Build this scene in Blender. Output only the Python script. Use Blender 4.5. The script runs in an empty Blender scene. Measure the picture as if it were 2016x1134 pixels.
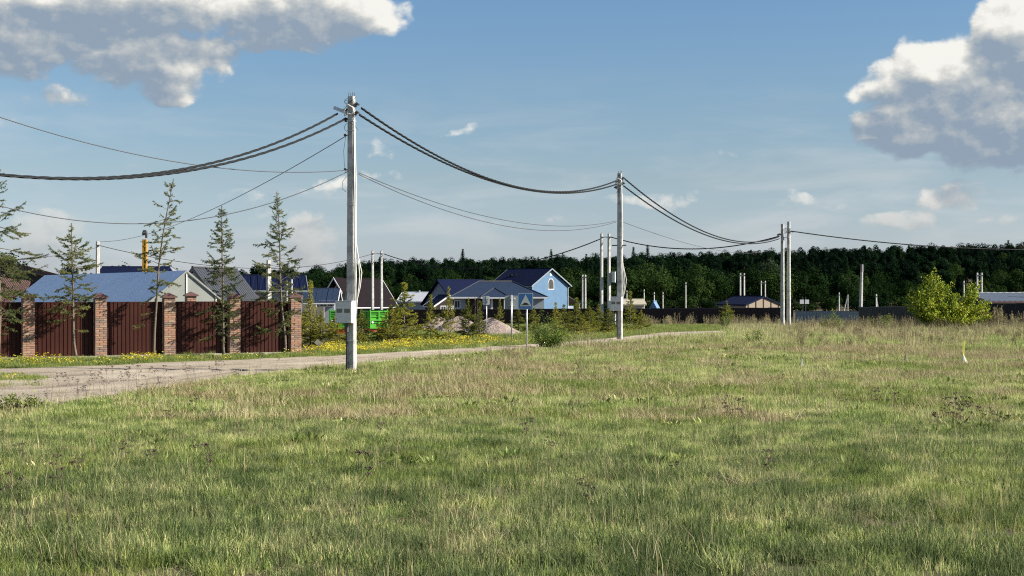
import bpy, bmesh, math, random
import numpy as np
from mathutils import Vector, Matrix
R = math.radians
random.seed(7)
rng = np.random.default_rng(7)
sc = bpy.context.scene
col = sc.collection

# ------------------------------------------------------------------ camera
F = 2800.0          # focal length in photo pixels (2016 wide)
CX, HY, CH = 1008.0, 572.0, 2.3
cam = bpy.data.cameras.new('camera')
cam.lens = 36.0 * F / 2016.0
cam.sensor_width = 36.0
cam.shift_y = 5.0 / 2016.0
cam.clip_start = 0.1
cam.clip_end = 6000
camo = bpy.data.objects.new('camera', cam)
camo.location = (0, 0, CH)
camo.rotation_euler = (R(90), 0, 0)
col.objects.link(camo)
sc.camera = camo

# ------------------------------------------------------------------ sun and sky
SUN_AZ = R(80)      # from -y (behind the camera) round towards +x
SUN_EL = R(31)
sdir = Vector((math.sin(SUN_AZ) * math.cos(SUN_EL), -math.cos(SUN_AZ) * math.cos(SUN_EL), math.sin(SUN_EL)))
sun = bpy.data.lights.new('sun', 'SUN')
sun.energy = 5.0
sun.angle = R(0.5)
sun.color = (1.0, 0.93, 0.80)
suno = bpy.data.objects.new('sun', sun)
suno.rotation_euler = (-sdir).to_track_quat('-Z', 'Y').to_euler()
suno.location = (60, -20, 60)
col.objects.link(suno)

sc.view_settings.view_transform = 'Standard'
sc.view_settings.look = 'None'
sc.view_settings.gamma = 1
sc.view_settings.use_curve_mapping = False
sc.view_settings.exposure = 1.05
sc.cycles.max_bounces = 6
sc.cycles.diffuse_bounces = 3
sc.cycles.transparent_max_bounces = 4
sc.cycles.transmission_bounces = 3
sc.cycles.sample_clamp_indirect = 4
sc.cycles.use_denoising = False
sc.cycles.filter_width = 1.15

world = bpy.data.worlds.new("World")
sc.world = world
world.use_nodes = True
wt = world.node_tree
for n in list(wt.nodes): wt.nodes.remove(n)
SKY_S = 0.10

class NT:
    """tiny helper for writing node trees"""
    def __init__(s, tree): s.t = tree
    def n(s, kind, **kw):
        nd = s.t.nodes.new(kind)
        for k, v in kw.items(): setattr(nd, k, v)
        return nd
    def put(s, sock, v):
        if v is None: return
        if hasattr(v, 'is_output') or isinstance(v, bpy.types.NodeSocket): s.t.links.new(v, sock)
        else: sock.default_value = v
    def math(s, op, a, b=None, c=None, clamp=False):
        nd = s.n('ShaderNodeMath', operation=op); nd.use_clamp = clamp
        s.put(nd.inputs[0], a); s.put(nd.inputs[1], b)
        if c is not None: s.put(nd.inputs[2], c)
        return nd.outputs[0]
    def vmath(s, op, a, b=None):
        nd = s.n('ShaderNodeVectorMath', operation=op)
        s.put(nd.inputs[0], a); s.put(nd.inputs[1], b)
        return nd.outputs[0]
    def noise(s, vec, scale, detail=4, rough=0.5, dist=0.0):
        nd = s.n('ShaderNodeTexNoise')
        if vec is not None: s.put(nd.inputs['Vector'], vec)
        nd.inputs['Scale'].default_value = scale; nd.inputs['Detail'].default_value = detail
        nd.inputs['Roughness'].default_value = rough; nd.inputs['Distortion'].default_value = dist
        return nd.outputs['Fac']
    def ramp(s, f, stops, interp='LINEAR'):
        nd = s.n('ShaderNodeValToRGB'); cr = nd.color_ramp; cr.interpolation = interp
        while len(cr.elements) < len(stops): cr.elements.new(0.5)
        for e, (p, c) in zip(cr.elements, stops):
            e.position = p; e.color = (c[0], c[1], c[2], 1) if len(c) == 3 else c
        s.put(nd.inputs[0], f)
        return nd.outputs[0]
    def mix(s, f, a, b, mode='MIX'):
        nd = s.n('ShaderNodeMix', data_type='RGBA', blend_type=mode)
        s.put(nd.inputs[0], f)
        s.put(nd.inputs[6], a if not isinstance(a, tuple) else (*a[:3], 1))
        s.put(nd.inputs[7], b if not isinstance(b, tuple) else (*b[:3], 1))
        return nd.outputs[2]
    def smooth(s, x, lo, hi):
        nd = s.n('ShaderNodeMapRange', interpolation_type='SMOOTHSTEP')
        s.put(nd.inputs[0], x); nd.inputs[1].default_value = lo; nd.inputs[2].default_value = hi
        nd.inputs[3].default_value = 0; nd.inputs[4].default_value = 1
        return nd.outputs[0]

# clouds are ellipsoidal masses (centre, radii in the tangent plane of the view north) broken up by noise
CLOUDS = [  # px, py, rx, ry, amp
    (180, 0, 440, 110, 1.05), (560, 12, 270, 90, 1.05), (690, 22, 110, 68, .95), (20, 78, 250, 92, .95),
    (270, 108, 195, 78, .85), (330, 145, 100, 66, .64), (425, 104, 80, 50, .66), (105, 192, 85, 42, .55), (610, 90, 60, 28, .5), (5, 226, 80, 24, .36),
    (1905, 205, 215, 150, 1.25), (2005, 90, 110, 125, 1.1), (2060, 250, 230, 110, 1.1), (1745, 168, 80, 66, .9), (1800, 255, 135, 80, 1.2), (1835, 160, 120, 95, 1.15),
    (70, 485, 130, 90, .75), (618, 465, 66, 74, .62), (652, 362, 50, 36, .5), (905, 266, 70, 12, .29), (1890, 378, 75, 40, .46), (1835, 388, 50, 34, .40),
    (1440, 320, 50, 26, .36), (745, 298, 60, 30, .34), (1990, 352, 80, 26, .36), (1350, 395, 240, 24, .27), (1560, 395, 140, 24, .27), (1800, 440, 140, 30, .36), (740, 340, 60, 26, .30), (1970, 438, 60, 20, .42), (1000, 440, 300, 26, .24), (480, 400, 200, 34, .22),
]
grp = bpy.data.node_groups.new('cloud_density', 'ShaderNodeTree')
grp.interface.new_socket('Vector', in_out='INPUT', socket_type='NodeSocketVector')
grp.interface.new_socket('Density', in_out='OUTPUT', socket_type='NodeSocketFloat')
grp.interface.new_socket('Body', in_out='OUTPUT', socket_type='NodeSocketFloat')
g = NT(grp)
gi = g.n('NodeGroupInput'); go_ = g.n('NodeGroupOutput')
sx = g.n('ShaderNodeSeparateXYZ'); g.put(sx.inputs[0], gi.outputs[0])
yy = g.math('MAXIMUM', sx.outputs[1], 0.08)
u = g.math('DIVIDE', sx.outputs[0], yy)
v = g.math('DIVIDE', sx.outputs[2], yy)
uv = g.n('ShaderNodeCombineXYZ'); g.put(uv.inputs[0], u); g.put(uv.inputs[1], v)
vz = g.vmath('MULTIPLY', gi.outputs[0], (1, 1, 1.35))
def ncol(sc_, det):
    nd = g.n('ShaderNodeTexNoise'); g.put(nd.inputs['Vector'], vz); nd.inputs['Scale'].default_value = sc_; nd.inputs['Detail'].default_value = det
    return g.vmath('SUBTRACT', nd.outputs['Color'], (.5, .5, .5))
wv = g.n('ShaderNodeVectorMath', operation='SCALE'); g.put(wv.inputs[0], ncol(24, 3)); wv.inputs['Scale'].default_value = .034
uvw = g.vmath('ADD', uv.outputs[0], wv.outputs[0])
tot = None
for (px, py, rx, ry, amp) in CLOUDS:
    cx, cy = (px - CX) / F, (HY - py) / F
    ax, ay = rx / F, ry / F
    t = g.vmath('SUBTRACT', uvw, (cx, cy, 0))
    t = g.vmath('MULTIPLY', t, (1 / ax, 1 / ay, 0))
    dn = g.n('ShaderNodeVectorMath', operation='DOT_PRODUCT'); g.put(dn.inputs[0], t); g.put(dn.inputs[1], t)
    m = g.math('SUBTRACT', 1.0, dn.outputs['Value'])
    m = g.math('MAXIMUM', m, 0.0)
    m = g.math('MULTIPLY', m, amp)
    tot = m if tot is None else g.math('MAXIMUM', tot, m)
# the same broken cumulus goes on outside the frame (side and behind)
out = g.math('SUBTRACT', 1.0, g.math('MULTIPLY', g.smooth(sx.outputs[1], 0.86, 0.94), g.smooth(sx.outputs[2], 0.34, 0.24)))
far = g.smooth(g.noise(gi.outputs[0], 2.6, 2, .5), 0.54, 0.68)
far = g.math('MULTIPLY', g.math('MULTIPLY', far, out), g.smooth(sx.outputs[2], 0.02, 0.12))
tot = g.math('MAXIMUM', tot, far)
n1 = g.noise(vz, 46, 9, .60, .1)
n2 = g.noise(vz, 14, 3, .5)
nn = g.math('ADD', g.math('MULTIPLY', g.math('SUBTRACT', n1, .5), 1.1), g.math('MULTIPLY', g.math('SUBTRACT', n2, .5), 1.0))
mk = g.math('SUBTRACT', tot, .17)
dd = g.math('ADD', mk, g.math('MULTIPLY', nn, g.smooth(tot, 0.0, .22)))
dd = g.math('MULTIPLY', dd, g.smooth(tot, 0.0, 0.12))
g.put(go_.inputs[0], dd)
g.put(go_.inputs[1], g.math('ADD', g.math('SUBTRACT', tot, .17), g.math('MULTIPLY', g.math('SUBTRACT', g.noise(vz, 30, 3, .5), .5), .5)))

w = NT(wt)
tc = w.n('ShaderNodeTexCoord')
vec = tc.outputs['Generated']
def dens(vv, k=0):
    nd = w.n('ShaderNodeGroup'); nd.node_tree = grp; w.put(nd.inputs[0], vv); return nd.outputs[k]
sky = w.n('ShaderNodeTexSky'); sky.sky_type = 'NISHITA'; sky.sun_disc = False
sky.sun_elevation = SUN_EL
sky.sun_rotation = math.pi - SUN_AZ      # measured from +y towards +x
sky.altitude = 0; sky.air_density = 1.0; sky.dust_density = 0.6; sky.ozone_density = 2.0
sxw = w.n('ShaderNodeSeparateXYZ'); w.put(sxw.inputs[0], vec)
tint = w.ramp(sxw.outputs[2], [(0.0, (.86, .95, 1.42)), (.02, (.84, .93, 1.30)), (.045, (.81, .87, 1.10)), (.08, (.80, .83, .92)), (.13, (.76, .85, .925)), (.20, (.73, .89, 1.01)), (.42, (.75, .85, 1.0)), (1.0, (.8, .86, .95))])
skyc = w.mix(1.0, sky.outputs[0], tint, 'MULTIPLY')
veil = w.noise(w.vmath('MULTIPLY', vec, (1, 1, 5.5)), 7, 7, .6, .4)
veil = w.math('MULTIPLY', w.math('MULTIPLY', w.smooth(veil, .44, .70), w.smooth(sxw.outputs[2], .17, .05)), .42)
skyc = w.mix(veil, skyc, (5.6, 5.75, 5.9))
d0 = dens(vec)
d1 = dens(w.vmath('ADD', vec, (0.0045, 0, 0.0055)))
d2 = dens(w.vmath('ADD', vec, (0.005, 0, 0.024)), 1)
lit = w.math('ADD', w.math('MULTIPLY', w.math('SUBTRACT', d0, d1), 1.25), .84)
lit = w.math('SUBTRACT', lit, w.math('MULTIPLY', w.smooth(d2, -.10, .66), .72), None)
cn = w.noise(w.vmath('MULTIPLY', vec, (1, 1, 2.0)), 20, 6, .55, .3)
lit = w.math('ADD', lit, w.math('MULTIPLY', w.math('SUBTRACT', cn, .46), .62))
lit = w.math('MAXIMUM', w.math('MINIMUM', lit, 1.0), 0.0)
k = 1 / SKY_S
cc = w.ramp(lit, [(0.0, (.265, .34, .43)), (.25, (.37, .42, .47)), (.50, (.50, .53, .54)), (.80, (.74, .73, .69)), (1, (.86, .85, .80))])
# low clouds are seen through more air: warmer and paler
lowf = w.smooth(sxw.outputs[2], 0.085, 0.03)
cc = w.mix(w.math('MULTIPLY', lowf, .62), cc, (.49, .47, .46))
cc = w.mix(1.0, cc, (k * .9, k * .9, k * .9), 'MULTIPLY')
alpha = w.smooth(d0, 0.0, .36)
alpha = w.math('MULTIPLY', alpha, w.math('SUBTRACT', 1.0, w.math('MULTIPLY', lowf, .45)))
wc = w.mix(alpha, skyc, cc)
wc = w.mix(1.0, wc, (.575, .575, .575), 'MULTIPLY')
bg = w.n('ShaderNodeBackground'); w.put(bg.inputs[0], wc); bg.inputs[1].default_value = SKY_S
wo = w.n('ShaderNodeOutputWorld'); w.t.links.new(bg.outputs[0], wo.inputs[0])
world.cycles.sampling_method = 'MANUAL'
world.cycles.sample_map_resolution = 512

# ------------------------------------------------------------------ terrain
GY = np.array([-80, 0, 10, 20, 30, 50, 63, 84, 100, 130, 160, 220, 300, 380])
GZ = np.array([.75, .62, .30, .10, .02, 0, .04, -.12, -.36, -.95, -1.65, -2.5, -3.4, -3.2])
HX = np.array([-500, -177, -102, -57, 48, 193, 420])
HZ = np.array([-7, -4.5, -1, 4.0, 6.0, 11.0, 14])
def _pchip(x, X, Y):
    x = np.clip(x, X[0], X[-1]); h = np.diff(X); dl = np.diff(Y) / h
    m = np.zeros(len(X)); m[0] = dl[0]; m[-1] = dl[-1]
    for i in range(1, len(X) - 1):
        m[i] = 0 if dl[i - 1] * dl[i] <= 0 else 2 * dl[i - 1] * dl[i] / (dl[i - 1] + dl[i])
    i = np.clip(np.searchsorted(X, x) - 1, 0, len(X) - 2)
    t = (x - X[i]) / h[i]
    return (Y[i] * (2 * t**3 - 3 * t**2 + 1) + h[i] * m[i] * (t**3 - 2 * t**2 + t) + Y[i + 1] * (-2 * t**3 + 3 * t**2) + h[i] * m[i + 1] * (t**3 - t**2))
def ground(x, y):
    x = np.asarray(x, float); y = np.asarray(y, float)
    z = _pchip(y, GY, GZ)
    s = np.clip((y - 380) / 330, 0, 1); s = s * s * (3 - 2 * s)
    z = z + s * (_pchip(x * 700 / np.maximum(y, 380), HX, HZ) + 3.2)
    z = z - .65 * np.exp(-((x + 9.5) / 6)**2 - ((y - 97) / 11)**2)
    near = np.clip(1 - y / 90, 0, 1)
    z = z + near * (.035 * np.sin(x * .9 + 1.3 * np.sin(y * .31)) * np.sin(y * .55 + .6 * np.sin(x * .5)))
    return z
def gz(x, y): return float(ground(x, y))
def at(px, py, d):
    """the point seen at a photo pixel at depth d, used once to measure where a thing stands"""
    return Vector(((px - CX) / F * d, d, CH - (py - HY) / F * d))
_D = np.concatenate([np.arange(6, 60, .5), np.arange(60, 360, 2.0)])
def on_ground(px, py):
    k = (px - CX) / F; q = (py - HY) / F
    diff = CH - q * _D - ground(k * _D, _D); i = int(np.argmax(diff < 0))
    if i == 0: i = len(_D) - 1
    a, b = _D[i - 1], _D[i]
    for _ in range(2):
        dd = np.linspace(a, b, 12); df = CH - q * dd - ground(k * dd, dd); j = int(np.argmax(df < 0)); j = max(1, j if df.min() < 0 else 11); a, b = dd[j - 1], dd[j]
    p = at(px, py, b); p.z = gz(p.x, p.y); return p

# value noise for placing plants
_tab = rng.random((256, 256))
def vnoise(x, y, s, o=0.0):
    x = np.asarray(x, float) / s + 71.3 + o; y = np.asarray(y, float) / s + 37.7 + o * 1.7
    xi = np.floor(x).astype(int); yi = np.floor(y).astype(int); fx = x - xi; fy = y - yi
    fx = fx * fx * (3 - 2 * fx); fy = fy * fy * (3 - 2 * fy)
    g = lambda a, b: _tab[a % 256, b % 256]
    return (g(xi, yi) * (1 - fx) * (1 - fy) + g(xi + 1, yi) * fx * (1 - fy) + g(xi, yi + 1) * (1 - fx) * fy + g(xi + 1, yi + 1) * fx * fy)

# ------------------------------------------------------------------ materials
def material(name, c1, c2=None, scale=6.0, rough=.8, bump=0.0, bscale=None, metal=0.0, spec=.3, coords='Object', detail=4, stops=(.3, .7), transl=0.0, ob=0.0, coat=0, third=None):
    m = bpy.data.materials.new(name); m.use_nodes = True
    t = NT(m.node_tree); bs = m.node_tree.nodes['Principled BSDF']
    tcn = t.n('ShaderNodeTexCoord')
    if coords == 'World':
        ge = t.n('ShaderNodeNewGeometry'); vv = ge.outputs['Position']
    else: vv = tcn.outputs[coords]
    colr = None
    if c2 is None: c2 = tuple(x * .8 for x in c1)
    f = t.noise(vv, scale, detail, .55)
    st = [(stops[0], c1), (stops[1], c2)]
    if third: st.append((min(1, stops[1] + .12), third))
    colr = t.ramp(f, st)
    if ob:
        oi = t.n('ShaderNodeObjectInfo')
        b = t.math('ADD', t.math('MULTIPLY', oi.outputs['Random'], 2 * ob), 1 - ob)
        cb = t.n('ShaderNodeCombineXYZ'); t.put(cb.inputs[0], b); t.put(cb.inputs[1], b); t.put(cb.inputs[2], b)
        colr = t.mix(1.0, colr, cb.outputs[0], 'MULTIPLY')
    t.put(bs.inputs['Base Color'], colr)
    bs.inputs['Roughness'].default_value = rough; bs.inputs['Metallic'].default_value = metal
    bs.inputs['Specular IOR Level'].default_value = spec
    if coat: bs.inputs['Coat Weight'].default_value = coat
    if bump:
        bn = t.n('ShaderNodeBump'); bn.inputs['Strength'].default_value = bump; bn.inputs['Distance'].default_value = .02
        t.put(bn.inputs['Height'], t.noise(vv, bscale or scale * 3, 5, .6)); t.put(bs.inputs['Normal'], bn.outputs[0])
    if transl:
        tr = t.n('ShaderNodeBsdfTranslucent'); t.put(tr.inputs[0], colr)
        mx = t.n('ShaderNodeMixShader'); mx.inputs[0].default_value = transl
        outn = [n for n in m.node_tree.nodes if n.type == 'OUTPUT_MATERIAL'][0]
        t.t.links.new(bs.outputs[0], mx.inputs[1]); t.t.links.new(tr.outputs[0], mx.inputs[2]); t.t.links.new(mx.outputs[0], outn.inputs[0])
    return m

M = {}
def blade_material(name, stopsA, patch, rough=.6, transl=.42, var=.5, isl_=None, spec=.25):
    """leaf colour from a world-space patch noise plus a random shift per tuft"""
    m = bpy.data.materials.new(name); m.use_nodes = True
    t = NT(m.node_tree); bs = m.node_tree.nodes['Principled BSDF']
    ge = t.n('ShaderNodeNewGeometry'); oi = t.n('ShaderNodeObjectInfo')
    a = t.noise(ge.outputs['Position'], patch, 3, .55)
    a = t.math('MULTIPLY', t.math('SUBTRACT', a, .5), 1.3)
    isl = t.math('MULTIPLY', t.math('SUBTRACT', ge.outputs['Random Per Island'], .5), (var * 1.6 if isl_ is None else isl_))
    r_ = t.math('MULTIPLY', t.math('SUBTRACT', oi.outputs['Random'], .5), var)
    f = t.math('ADD', t.math('ADD', t.math('ADD', a, isl), r_), .5, None, True)
    c = t.ramp(f, stopsA)
    t.put(bs.inputs['Base Color'], c); bs.inputs['Roughness'].default_value = rough
    bs.inputs['Specular IOR Level'].default_value = spec
    tr = t.n('ShaderNodeBsdfTranslucent'); t.put(tr.inputs[0], c)
    mx = t.n('ShaderNodeMixShader'); mx.inputs[0].default_value = transl
    outn = [n for n in m.node_tree.nodes if n.type == 'OUTPUT_MATERIAL'][0]
    t.t.links.new(bs.outputs[0], mx.inputs[1]); t.t.links.new(tr.outputs[0], mx.inputs[2]); t.t.links.new(mx.outputs[0], outn.inputs[0])
    return m
M['grass'] = blade_material('grass', [(0, (0.087, 0.139, 0.026)), (.30, (0.209, 0.302, 0.070)), (.62, (0.394, 0.470, 0.151)), (.85, (0.603, 0.592, 0.255)), (1, (0.719, 0.650, 0.348))], .9)
M['grass_deep'] = blade_material('shade darkened green grass', [(0, (.035, .065, .014)), (.35, (.088, .130, .044)), (.7, (.155, .195, .075)), (.9, (.24, .27, .11)), (1, (.36, .34, .17))], .9)  # darker, cooler blades: the shade over the foreground is put into their colour
M['grass_fresh'] = blade_material('grass fresh', [(0, (0.081, 0.128, 0.027)), (.5, (0.190, 0.246, 0.053)), (1, (0.323, 0.348, 0.105))], .9)
M['straw'] = blade_material('straw', [(0, (0.176, 0.136, 0.068)), (.5, (0.368, 0.304, 0.16)), (1, (0.544, 0.472, 0.288))], .8, .8, .3, .6)
M['weed'] = blade_material('dry weed', [(0, (0.1224, 0.0864, 0.054)), (.5, (0.3024, 0.2664, 0.144)), (1, (0.4464, 0.396, 0.2376))], .8, .9, .2, .6)
M['dead_stem'] = material('dead stem', (.06, .042, .035), (.12, .09, .07), 9, .95)
M['soil'] = material('soil', (0.051, 0.04675, 0.0238), (0.102, 0.085, 0.04675), .8, .95, .6, 14, coords='World', detail=8, stops=(.35, .65))
M['gravel'] = material('gravel road', (.24, .195, .145), (.39, .335, .26), 22, .95, .8, 45, coords='World', detail=8, stops=(.36, .62), third=(.52, .48, .42))
M['concrete'] = material('pole concrete', (.25, .25, .235), (.42, .42, .40), 5, .85, .35, 40, stops=(.33, .52), detail=9, third=(.47, .47, .455))
M['concrete_dark'] = material('pole joint', (.20, .20, .19), (.27, .27, .26), 6, .9)
M['plinth'] = material('plinth concrete', (0.3024, 0.288, 0.2376), (0.4176, 0.396, 0.324), 3, .9, .3, 30)
M['box'] = material('meter box paint', (0.527, 0.544, 0.5525), (0.595, 0.612, 0.612), 5, .45, spec=.4)
M['glass'] = material('dark window glass', (.012, .014, .018), (.02, .022, .026), 3, .25, spec=.25)
M['meter_glass'] = material('meter window', (.08, .085, .07), (.13, .13, .11), 5, .15, spec=.6)
M['cable'] = material('cable sheath', (.010, .012, .014), (.016, .018, .02), 20, .65, spec=.2)
M['thin_cable'] = material('thin wire', (.06, .065, .075), (.09, .09, .10), 20, .5)
M['conduit'] = material('white conduit', (.70, .70, .68), (.62, .62, .60), 8, .5)
M['steel'] = material('galvanised steel', (.42, .43, .44), (.55, .56, .57), 20, .45, metal=.6)
M['dark_steel'] = material('dark steel', (.05, .05, .055), (.09, .09, .09), 20, .6)
M['brown_sheet'] = material('dark brown sheet metal', (.034, .0095, .0065), (.044, .013, .009), 2.5, .5, spec=.18, detail=6)
M['brown_cap'] = material('brown metal cap', (0.112, 0.056, 0.049), (0.091, 0.0455, 0.0385), 4, .45, spec=.5)
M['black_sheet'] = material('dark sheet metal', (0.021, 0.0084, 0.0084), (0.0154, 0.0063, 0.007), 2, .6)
M['blueblack_sheet'] = material('blue black sheet metal', (0.007, 0.0084, 0.0154), (0.0056, 0.007, 0.0126), 2, .6)
M['mortar'] = material('mortar', (0.27, 0.24, 0.2025), (0.21, 0.1875, 0.1575), 20, .95)
M['white'] = material('white trim', (0.629, 0.6375, 0.646), (0.561, 0.5695, 0.5865), 3, .6)
M['bark'] = material('bark', (0.184, 0.152, 0.116), (0.096, 0.076, 0.056), 18, .95, .5, 40)
M['bark_dark'] = material('dark bark', (.09, .075, .06), (.05, .04, .03), 12, .95)
M['needle'] = blade_material('old spruce needles', [(0, (0.02975, 0.051, 0.0187)), (.35, (0.102, 0.1318, 0.04675)), (.65, (0.2295, 0.238, 0.0765)), (1, (0.391, 0.357, 0.119))], 1.6, .6, .3, .5)
M['needle_young'] = blade_material('young spruce needles', [(0, (0.051, 0.07225, 0.0102)), (.35, (0.153, 0.1785, 0.0255)), (.7, (0.306, 0.306, 0.0425)), (1, (0.4675, 0.425, 0.0765))], 1.8, .6, .35, .5)
M['leaf_forest'] = blade_material('forest leaves', [(0, (.004, .013, .004)), (.5, (.014, .033, .008)), (1, (.034, .060, .014))], .02, .9, .2, .9, .12, .03)
M['leaf_forest_dark'] = blade_material('dark forest leaves', [(0, (.0015, .006, .003)), (.5, (.004, .013, .006)), (1, (.010, .026, .009))], .02, .9, .15, .8, .10, .03)
M['leaf_pale'] = blade_material('pale willow leaves', [(0, (.025, .040, .022)), (1, (.05, .075, .042))], .05, .9, .2, .3, None, .05)
M['leaf_bush'] = blade_material('bright bush leaves', [(0, (.06, .11, .010)), (.4, (.19, .27, .02)), (.75, (.38, .42, .035)), (1, (.52, .52, .06))], .9, .5, .35, .8)
M['leaf_willow'] = blade_material('willow leaves', [(0, (0.07, 0.133, 0.014)), (.5, (0.175, 0.245, 0.035)), (1, (0.294, 0.336, 0.063))], .9, .5, .4, .5)
M['yellow'] = material('yellow petals', (0.612, 0.493, 0.0255), (0.68, 0.561, 0.051), 9, .6, transl=.3)
M['pile'] = material('crushed stone', (0.1728, 0.1332, 0.1116), (0.288, 0.2376, 0.2088), 14, .95, 1.0, 26, detail=8, stops=(.38, .6), third=(0.3744, 0.3312, 0.3024))

def brick_mat():
    m = bpy.data.materials.new('brick'); m.use_nodes = True
    t = NT(m.node_tree); bs = m.node_tree.nodes['Principled BSDF']
    oi = t.n('ShaderNodeObjectInfo'); ge = t.n('ShaderNodeNewGeometry')
    f = t.math('FRACT', t.math('ADD', t.math('MULTIPLY', oi.outputs['Random'], 7.3), ge.outputs['Random Per Island']))
    c = t.ramp(f, [(0, (0.320, 0.140, 0.080)), (.24, (0.368, 0.168, 0.096)), (.40, (0.288, 0.128, 0.096)), (.55, (0.176, 0.104, 0.088)), (.70, (0.136, 0.104, 0.096)), (.82, (0.368, 0.240, 0.152)), (1, (0.400, 0.280, 0.192))], 'CONSTANT')
    nz = t.noise(t.n('ShaderNodeTexCoord').outputs['Object'], 22, 6, .6)
    c = t.mix(.45, c, t.ramp(nz, [(.3, (.10, .075, .06)), (.7, (.36, .27, .20))]))
    t.put(bs.inputs['Base Color'], c); bs.inputs['Roughness'].default_value = .9
    return m
M['brick'] = brick_mat()
def sheet_roof(name, c, rough=.4, metal=0.0, scale=3.2, strength=.6, axis='X', spec=.4, c2=None):
    m = material(name, c, c2 or tuple(x * .85 for x in c), 1.2, rough, metal=metal, spec=spec)
    t = NT(m.node_tree); bs = m.node_tree.nodes['Principled BSDF']
    wv = t.n('ShaderNodeTexWave', wave_type='BANDS', bands_direction=axis); wv.inputs['Scale'].default_value = scale
    t.put(wv.inputs['Vector'], t.n('ShaderNodeTexCoord').outputs['Object'])
    bn = t.n('ShaderNodeBump'); bn.inputs['Strength'].default_value = strength; bn.inputs['Distance'].default_value = .03
    t.put(bn.inputs['Height'], wv.outputs['Fac']); t.put(bs.inputs['Normal'], bn.outputs[0])
    return m
M['roof_navy'] = sheet_roof('navy roof', (.0035, .0075, .034), .75, spec=.12)
M['roof_blue'] = sheet_roof('blue grey roof', (0.0176, 0.032, 0.068), .6, spec=.25)
M['roof_brown'] = sheet_roof('brown roof', (.013, .009, .011), .8, spec=.12)
M['roof_tile_brown'] = sheet_roof('brown tile roof', (.10, .055, .045), .6, strength=.9)
M['roof_grey'] = sheet_roof('charcoal roof', (0.042, 0.0476, 0.0595), .4, strength=.9)
M['roof_metal'] = sheet_roof('pale blue metal roof', (.90, .89, .87), .42, .5, 1.6, .05, spec=.5, c2=(.76, .78, .81))
M['roof_slate'] = sheet_roof('grey blue roof', (0.09, 0.1125, 0.15), .5)
M['roof_tent'] = material('blue tarpaulin', (0.096, 0.18, 0.33), (0.132, 0.216, 0.36), 3, .6)
M['wall_blue'] = sheet_roof('blue siding', (0.0806, 0.1674, 0.2914), .7, 0, 2.6, .5, 'Z')
M['wall_pale'] = material('pale blue grey wall', (0.2448, 0.2808, 0.324), (0.216, 0.252, 0.2952), 2, .8)
M['wall_brown'] = sheet_roof('dark timber wall', (0.0245, 0.014, 0.0126), .8, 0, 3, .6, 'Z')
M['wall_beige'] = material('beige wall', (0.266, 0.217, 0.168), (0.224, 0.182, 0.14), 2, .8)
M['poly'] = material('translucent polycarbonate', (0.37, 0.39, 0.37), (0.31, 0.335, 0.315), 1.5, .35, transl=.35)
M['plywood'] = material('weathered pale boards', (0.39, 0.3525, 0.27), (0.315, 0.285, 0.225), 3, .85)
M['green_paint'] = material('bright green paint', (0.0744, 0.372, 0.0279), (0.062, 0.3224, 0.0248), 4, .4, spec=.5)
M['red_paint'] = material('red paint', (0.4125, 0.045, 0.0225), (0.36, 0.0375, 0.01875), 4, .4)
M['orange_paint'] = material('yellow paint', (0.465, 0.255, 0.0225), (0.375, 0.2025, 0.0225), 5, .5)
M['sign_blue'] = material('sign blue', (0.0425, 0.1445, 0.357), (0.03825, 0.1275, 0.323), 3, .35)
M['sign_grey'] = material('sign reflective white', (.46, .50, .50), (.42, .46, .46), 3, .4)
M['sign_back'] = material('sign back', (.22, .26, .28), (.19, .23, .25), 3, .5, metal=.2)
M['sign_black'] = material('sign black', (.02, .02, .022), (.03, .03, .03), 3, .5)
M['yellow_stake'] = material('yellow paint stake', (.85, .80, .10), (.78, .74, .1), 4, .6)
M['cloth'] = material('pale cloth', (.68, .70, .50), (.58, .60, .44), 8, .8)

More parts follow.
